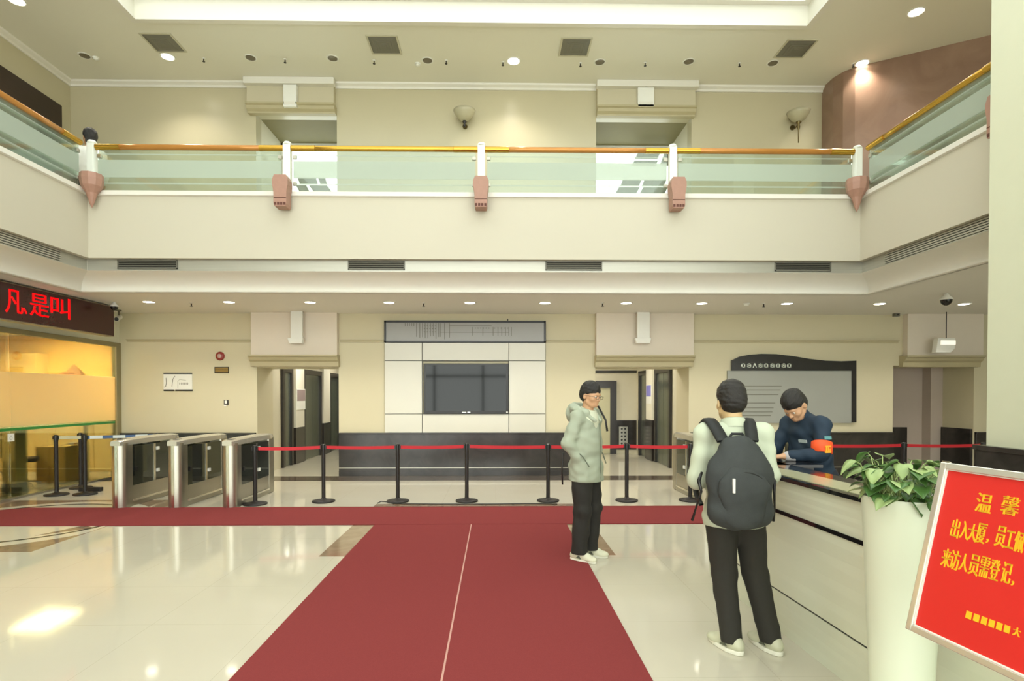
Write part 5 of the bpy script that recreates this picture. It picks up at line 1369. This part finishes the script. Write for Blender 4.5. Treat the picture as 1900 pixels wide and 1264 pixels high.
hand(F, wrR, elR, (0, .3, 1), (0, -1, 1), .55); hand(F, wrL, elL, (0, .3, 1), (0, -1, 1), .55)
head_field(F, TH, 1.02); F.obj('body', mat('skin_pale', (206, 176, 128), .5, noise=.05, scale=20), t, 1)
eyes(t, TH, 1.02)
F = Field((-.14, -.2, 1.42), (.18, .2, 1.82), .004)
hair_field(F, TH, 1.05, nape=.005); F.folds(.003, 100, 4); F.obj('hair', M_HAIR, t, 1)
F = Field((-.36, -.25, .05), (.32, .25, 1.05), .007)
legs(F, [(-.085, 0, .86), (.085, 0, .86)], knees, [(ankles[0][0], ankles[0][1], .06), (ankles[1][0], ankles[1][1], .06)], (.104, .077, .064), .018)
F.cap((0, 0, .84), (0, 0, .88), .105, .105, .03, (1.28, .85, 1)); F.folds(.005, 26, 15, (1, 1, .8)); F.cut((0, 0, .062), (0, 0, -1)); F.cut((0, 0, .865), (0, 0, 1))
F.obj('trousers', M_TROU2, t, 1)
shoe(t, (ankles[0][0], ankles[0][1]), R(20), mat('pale_shoe', (196, 196, 170), .45), L=.28); shoe(t, (ankles[1][0], ankles[1][1]), R(28), mat('pale_shoe', (196, 196, 170), .45), L=.28)
F = Field((-.40, -.36, .74), (.40, .28, 1.55), .006)
M_SHIRT = mat('pale_shirt', (192, 200, 176), .8, noise=.03, scale=10)
F.cap((0, .0, .86), (0, .0, 1.08), .140, .138, .06, (1.22, .82, 1)); F.cap((0, 0, 1.08), (0, .0, 1.28), .140, .138, .06, (1.20, .82, 1)); F.cap((0, 0, .80), (0, 0, .88), .150, .145, .03, (1.24, .92, 1))
for a, e_, w in ((shR, elR, wrR), (shL, elL, wrL)):
    F.cap((.01, 0, 1.385), a, .055, .058, .05); F.cap(a, e_, .060, .060, .03); F.cap(e_, w, .062, .045, .03)
F.folds(.0085, 26, 21)
F.ell((.015, -.03, 1.50), (.068, .075, .08), .01, None, 'cut'); F.cut((0, 0, .785), (0, .0, -1))
sh = F.obj('shirt', M_SHIRT, t, 1)
rows = []
for z, r in ((1.395, .080), (1.42, .076), (1.445, .073), (1.452, .069), (1.44, .066), (1.40, .066)):
    rows.append([(.015+r*math.cos(a), .0+r*.98*math.sin(a)+.005, z+.018*math.sin(a)) for a in [2*math.pi*i/28 for i in range(28)]])
build('collar', MB().grid(rows, True), M_SHIRT, sh, local=True, smooth=True)
# backpack: a thing he wears, moves with him; modelled as its own object
bt = thing('backpack', 'dark grey backpack with a white zip pull, worn by the man at the desk', 'backpack', (1.455, 3.565, .835), R(177))
M_BAG = mat('bag_fabric', (52, 56, 55), .75, noise=.12, scale=40, bump=.2, bscale=300)
M_BAGD = mat('bag_dark', (30, 32, 31), .7, noise=.1)
F = Field((-.30, .02, -.08), (.30, .40, .62), .006)
F.cap((0, .21, .10), (0, .20, .30), .120, .118, .05, (1.55, .72, 1)); F.cap((0, .20, .30), (0, .185, .44), .110, .085, .06, (1.4, .72, 1))
F.ell((0, .23, .06), (.170, .075, .075), .05)
F.folds(.005, 22, 31); F.cut((0, .118, .3), (0, -1, .02), .02)
F.obj('main_compartment', M_BAG, bt, 1)
F = Field((-.2, .22, -.02), (.2, .40, .42), .005)
F.cap((0, .285, .07), (0, .275, .22), .085, .085, .04, (1.35, .42, 1)); F.cap((0, .275, .22), (0, .262, .30), .08, .06, .05, (1.3, .42, 1)); F.folds(.003, 30, 33)
pk = F.obj('front_pocket', M_BAG, bt, 1)
arcp = [(.11*math.cos(a)*1.08, .30, .235+.085*math.sin(a)) for a in [math.pi*i/14 for i in range(15)]]
build('zip_line', MB().tube([(x, .298-.0*abs(x)-.25*x*x*1.4, z) for x, _, z in arcp], .004, 6), M_BAGD, pk, local=True, smooth=True)
build('zip_line', MB().tube([(.105, .283, .205), (.06, .307, .208), (0, .313, .209), (-.03, .312, .209)], .005, 6), M_BAGD, pk, local=True, smooth=True)
build('zip_pull', MB().obox((.072, .318, .245), (1, 0, 0), (0, 0, 1), (0, 1, 0), .007, .042, .009), M_WHITE, pk, local=True, bevel=.003)
build('grab_handle', MB().tube([(-.05, .16, .50), (-.03, .165, .535), (.03, .165, .535), (.05, .16, .50)], .009, 8), M_BAGD, bt, local=True, smooth=True)
for x in (-1, 1):
    rows = []
    path = [(x*.085, .175, .485), (x*.10, .115, .545), (x*.112, .060, .590), (x*.118, .0, .612), (x*.122, -.075, .580), (x*.128, -.142, .48), (x*.138, -.155, .34), (x*.165, -.125, .20), (x*.185, -.02, .13), (x*.19, .10, .09)]
    wd = [.036, .036, .036, .036, .034, .032, .03, .022, .014, .012]
    for (px_, py_, pz_), w in zip(path, wd):
        rows.append([(px_-w, py_, pz_-.006*0), (px_+w, py_, pz_), (px_+w, py_+.004, pz_+.014), (px_-w, py_+.004, pz_+.014)] if False else [(px_-w, py_, pz_), (px_, py_-.003, pz_-.002), (px_+w, py_, pz_-.004*x*x), (px_+w, py_+.008, pz_+.010), (px_, py_+.010, pz_+.014), (px_-w, py_+.008, pz_+.010)])
    build('shoulder_strap', MB().grid(rows, True), M_BAGD, bt, local=True, smooth=True)
    build('side_strap', MB().tube([(x*.20, .14, .30), (x*.225, .16, .25), (x*.215, .18, .19), (x*.235, .14, .08), (x*.245, .1, .0)], [.008, .012, .008, .006, .009], 8), M_BLACK, bt, local=True, smooth=True)
# shirt badge on the sleeve
# ------------------------------------------------------- guard behind the desk
g0 = (2.66, 4.72)
t = thing('person', 'guard in a dark navy uniform with an orange armband, bending over behind the desk', 'person', (*g0, 0), R(-74))
LE = Matrix.Translation((0, 0, .92)) @ Euler((R(13), 0, 0)).to_matrix().to_4x4() @ Matrix.Translation((0, 0, -.92))
def Lp(x, y, z): return LE @ Vector((x, y, z))
shR, shL = Lp(-.175, .0, 1.375), Lp(.175, .0, 1.375)
elR, wrR = vv(-.23, -.20, 1.13), vv(-.10, -.40, 1.115)
elL, wrL = vv(.225, -.16, 1.135), vv(.10, -.38, 1.115)
TH = LE @ Matrix.Translation((0, -.045, 1.50)) @ Euler((R(34), 0, R(12))).to_matrix().to_4x4()
hips = [(-.085, .04, .88), (.085, .04, .88)]; knees = [(-.10, .02, .47), (.10, .02, .47)]; ankles = [(-.10, .06, .09), (.10, .06, .09)]
F = Field((-.42, -.66, 0), (.42, .34, 1.76), .006)
legs(F, hips, knees, ankles, (.075, .052, .038))
for a in ankles: F.cap((a[0], a[1]+.01, .07), (a[0], a[1]-.02, .05), .032, .028, .02)
F.cap(Lp(0, 0, .92), Lp(0, 0, 1.31), .105, .10, .05, (1.15, .75, 1))
for a, e_, w in ((shR, elR, wrR), (shL, elL, wrL)): F.cap(Lp(0, 0, 1.35), a, .034, .034, .03); F.cap(a, e_, .038, .034, .02); F.cap(e_, w, .036, .027, .02)
F.cap(Lp(0, 0, 1.36), TH @ Vector((0, .02, .0)), .058, .054, .03)
hand(F, wrR, elR, (0, 0, -1), (1, 0, 0), .30); hand(F, wrL, elL, (0, 0, -1), (-1, 0, 0), .30)
head_field(F, TH); F.obj('body', SKIN, t, 1)
eyes(t, TH)
c = TH @ Vector((0, 0, .08))
F = Field(np.array(c)-.17, np.array(c)+.17, .004)
hair_field(F, TH, 1.04, fringe=.064); F.folds(.0035, 90, 7); F.obj('hair', M_HAIR, t, 1)
F = Field((-.34, -.25, .05), (.34, .30, 1.05), .007)
legs(F, hips, knees, [(a[0], a[1], .07) for a in ankles], (.105, .08, .065), .02)
F.cap((0, .03, .86), (0, .02, .98), .12, .12, .05, (1.3, .95, 1)); F.folds(.006, 26, 8); F.cut((0, 0, .085), (0, 0, -1)); F.cut((0, 0, 1.0), (0, 0, 1))
M_NAVY = mat('navy_uniform', (24, 44, 62), .75, noise=.15, scale=10)
F.obj('trousers', mat('navy_trousers', (24, 30, 42), .8), t, 1)
for a in ankles: shoe(t, (a[0], a[1]), 0, mat('black_shoe', (20, 20, 20), .3))
F = Field((-.42, -.56, .82), (.42, .34, 1.62), .006)
F.cap(Lp(0, .0, .93), Lp(0, .0, 1.13), .150, .145, .06, (1.15, .88, 1)); F.cap(Lp(0, 0, 1.13), Lp(0, .0, 1.30), .142, .134, .06, (1.18, .86, 1))
for a, e_, w in ((shR, elR, wrR), (shL, elL, wrL)):
    F.cap(Lp(0, 0, 1.41), a, .055, .060, .05); F.cap(a, e_, .062, .056, .03); F.cap(e_, e_+(w-e_)*.86, .056, .046, .03)
F.folds(.008, 30, 41)
F.cut((0, 0, .885), (0, 0, -1))
jk = F.obj('uniform_jacket', M_NAVY, t, 1)
F = Field((-.2, -.56, 1.2), (.2, .1, 1.6), .005)
F.cap(Lp(0, -.0, 1.39), Lp(0, -.03, 1.455), .085, .070, .02); F.ell(TH @ Vector((0, -.04, -.04)), (.06, .07, .06), .01, None, 'cut'); F.obj('collar', M_NAVY, jk, 1)
for e_, w in ((elR, wrR), (elL, wrL)):
    d = (w-e_).normalized(); F = Field(np.array(w)-.11, np.array(w)+.11, .005); F.cap(w-d*.055, w-d*.010, .044, .040, .01); F.obj('shirt_cuff', mat('cuff_grey', (176, 172, 172), .8), jk, 1)
# armband round the near upper arm (his left)
def band(a, e_, f0, f1, r, name, m, par):
    d = (e_-a).normalized(); u = d.orthogonal().normalized(); v = d.cross(u); rows = []
    for f, dr in ((f0, 0), (f0+.02, .006), (f1-.02, .006), (f1, 0)):
        c = a+(e_-a)*f; rows.append([c+(u*math.cos(q)+v*math.sin(q))*(r[0]+(r[1]-r[0])*f+dr) for q in [2*math.pi*i/28 for i in range(28)]])
    return build(name, MB().grid(rows, True), m, par, local=True, smooth=True)
ARM = (shL, elL)
ab = band(*ARM, .58, .97, (.072, .070), 'armband', mat('orange_armband', (236, 84, 30), .6, noise=.05), jk)
q = ARM[0]+(ARM[1]-ARM[0])*.42
build('sleeve_badge', MB().obox(q+Vector((.066, -.01, 0)), (0, 1, 0), (-.15, 0, 1), (1, 0, .15), .034, .014, .004), mat('teal_badge', (96, 150, 152), .6), jk, local=True, bevel=.003)
q = ARM[0]+(ARM[1]-ARM[0])*.78; g = MB()
for dy, dz, wy, wz in ((0, .018, .026, .006), (0, -.004, .005, .022), (-.016, -.004, .005, .016), (.016, -.010, .005, .012), (0, -.026, .028, .006)): g.obox(q+Vector((.079, dy-.02, dz)), (0, 1, 0), (0, 0, 1), (1, 0, 0), wy, wz, .004)
build('lettering', g, mat('armband_yellow', (250, 176, 44), .6), ab, local=True)
d = (ARM[1]-ARM[0]).normalized()
build('chest_badge', MB().obox(Lp(.09, -.138, 1.27), (1, 0, 0), LE.to_3x3() @ Vector((0, 0, 1)), LE.to_3x3() @ Vector((0, 1, 0)), .04, .012, .004), mat('badge_silver', (170, 180, 180), .4), jk, local=True)

# ------------------------------------------------------- person on the gallery behind the left corner post
c = atY(166, 250, 9.15)
t = thing('person', 'person with dark hair and white shirt behind the left corner post of the gallery', 'person', (c.x, 9.15, ZG), R(-130))
H = c.z-ZG
F = Field((-.36, -.3, 0), (.36, .3, 1.8), .008)
TH = Matrix.Translation((0, -.02, H-.10))
b0 = H-.10-1.50
legs(F, [(-.08, 0, .84+b0), (.08, 0, .84+b0)], [(-.08, 0, .45), (.08, 0, .45)], [(-.08, .02, .07), (.08, .02, .07)], (.075, .052, .036))
for x in (-.08, .08): F.cap((x, .02, .04), (x, -.11, .035), .034, .03, .02)
F.cap((0, 0, .88+b0), (0, 0, 1.30+b0), .11, .12, .05, (1.2, .8, 1)); F.cap((0, 0, 1.3+b0), TH @ Vector((0, .02, 0)), .05, .048, .03)
for x in (-1, 1): F.cap((0, 0, 1.32+b0), (x*.16, 0, 1.33+b0), .05, .045, .04); F.cap((x*.16, 0, 1.33+b0), (x*.22, .03, 1.06+b0), .042, .033, .03); F.cap((x*.22, .03, 1.06+b0), (x*.20, -.08, .84+b0), .033, .024, .02); hand(F, (x*.20, -.08, .84+b0), (x*.22, .03, 1.06+b0), (-x, 0, 0), (0, -1, 0), .4)
head_field(F, TH); F.obj('body', SKIN, t, 1)
F = Field((-.22, -.24, 1.1+b0), (.22, .24, H+.14), .006)
F.ell((0, .02, H-.0), (.092, .108, .10), .02); F.cap((0, .06, H-.02), (0, .075, H-.16), .085, .06, .04, (1.1, .6, 1)); F.ell((0, -.12, H-.07), (.075, .06, .085), .01, None, 'cut'); F.folds(.004, 60, 2)
F.obj('hair', M_HAIR, t, 1)
F = Field((-.36, -.3, .8+b0), (.36, .3, 1.5+b0), .007)
F.cap((0, 0, .86+b0), (0, 0, 1.27+b0), .135, .135, .05, (1.18, .84, 1))
for x in (-1, 1): F.cap((0, 0, 1.31+b0), (x*.16, 0, 1.32+b0), .066, .066, .05); F.cap((x*.16, 0, 1.33+b0), (x*.22, .03, 1.06+b0), .064, .05, .03); F.cap((x*.22, .03, 1.06+b0), (x*.205, -.05, .90+b0), .05, .038, .03)
F.folds(.006, 26, 5); F.obj('shirt', M_WHITE, t, 1)
F = Field((-.3, -.25, .05), (.3, .25, .95+b0), .008)
legs(F, [(-.08, 0, .82+b0), (.08, 0, .82+b0)], [(-.08, 0, .45), (.08, 0, .45)], [(-.08, .02, .08), (.08, .02, .08)], (.10, .075, .06), .03); F.cap((0, 0, .84+b0), (0, 0, .9+b0), .11, .11, .04, (1.25, .9, 1)); F.obj('trousers', M_TROU, t, 1)
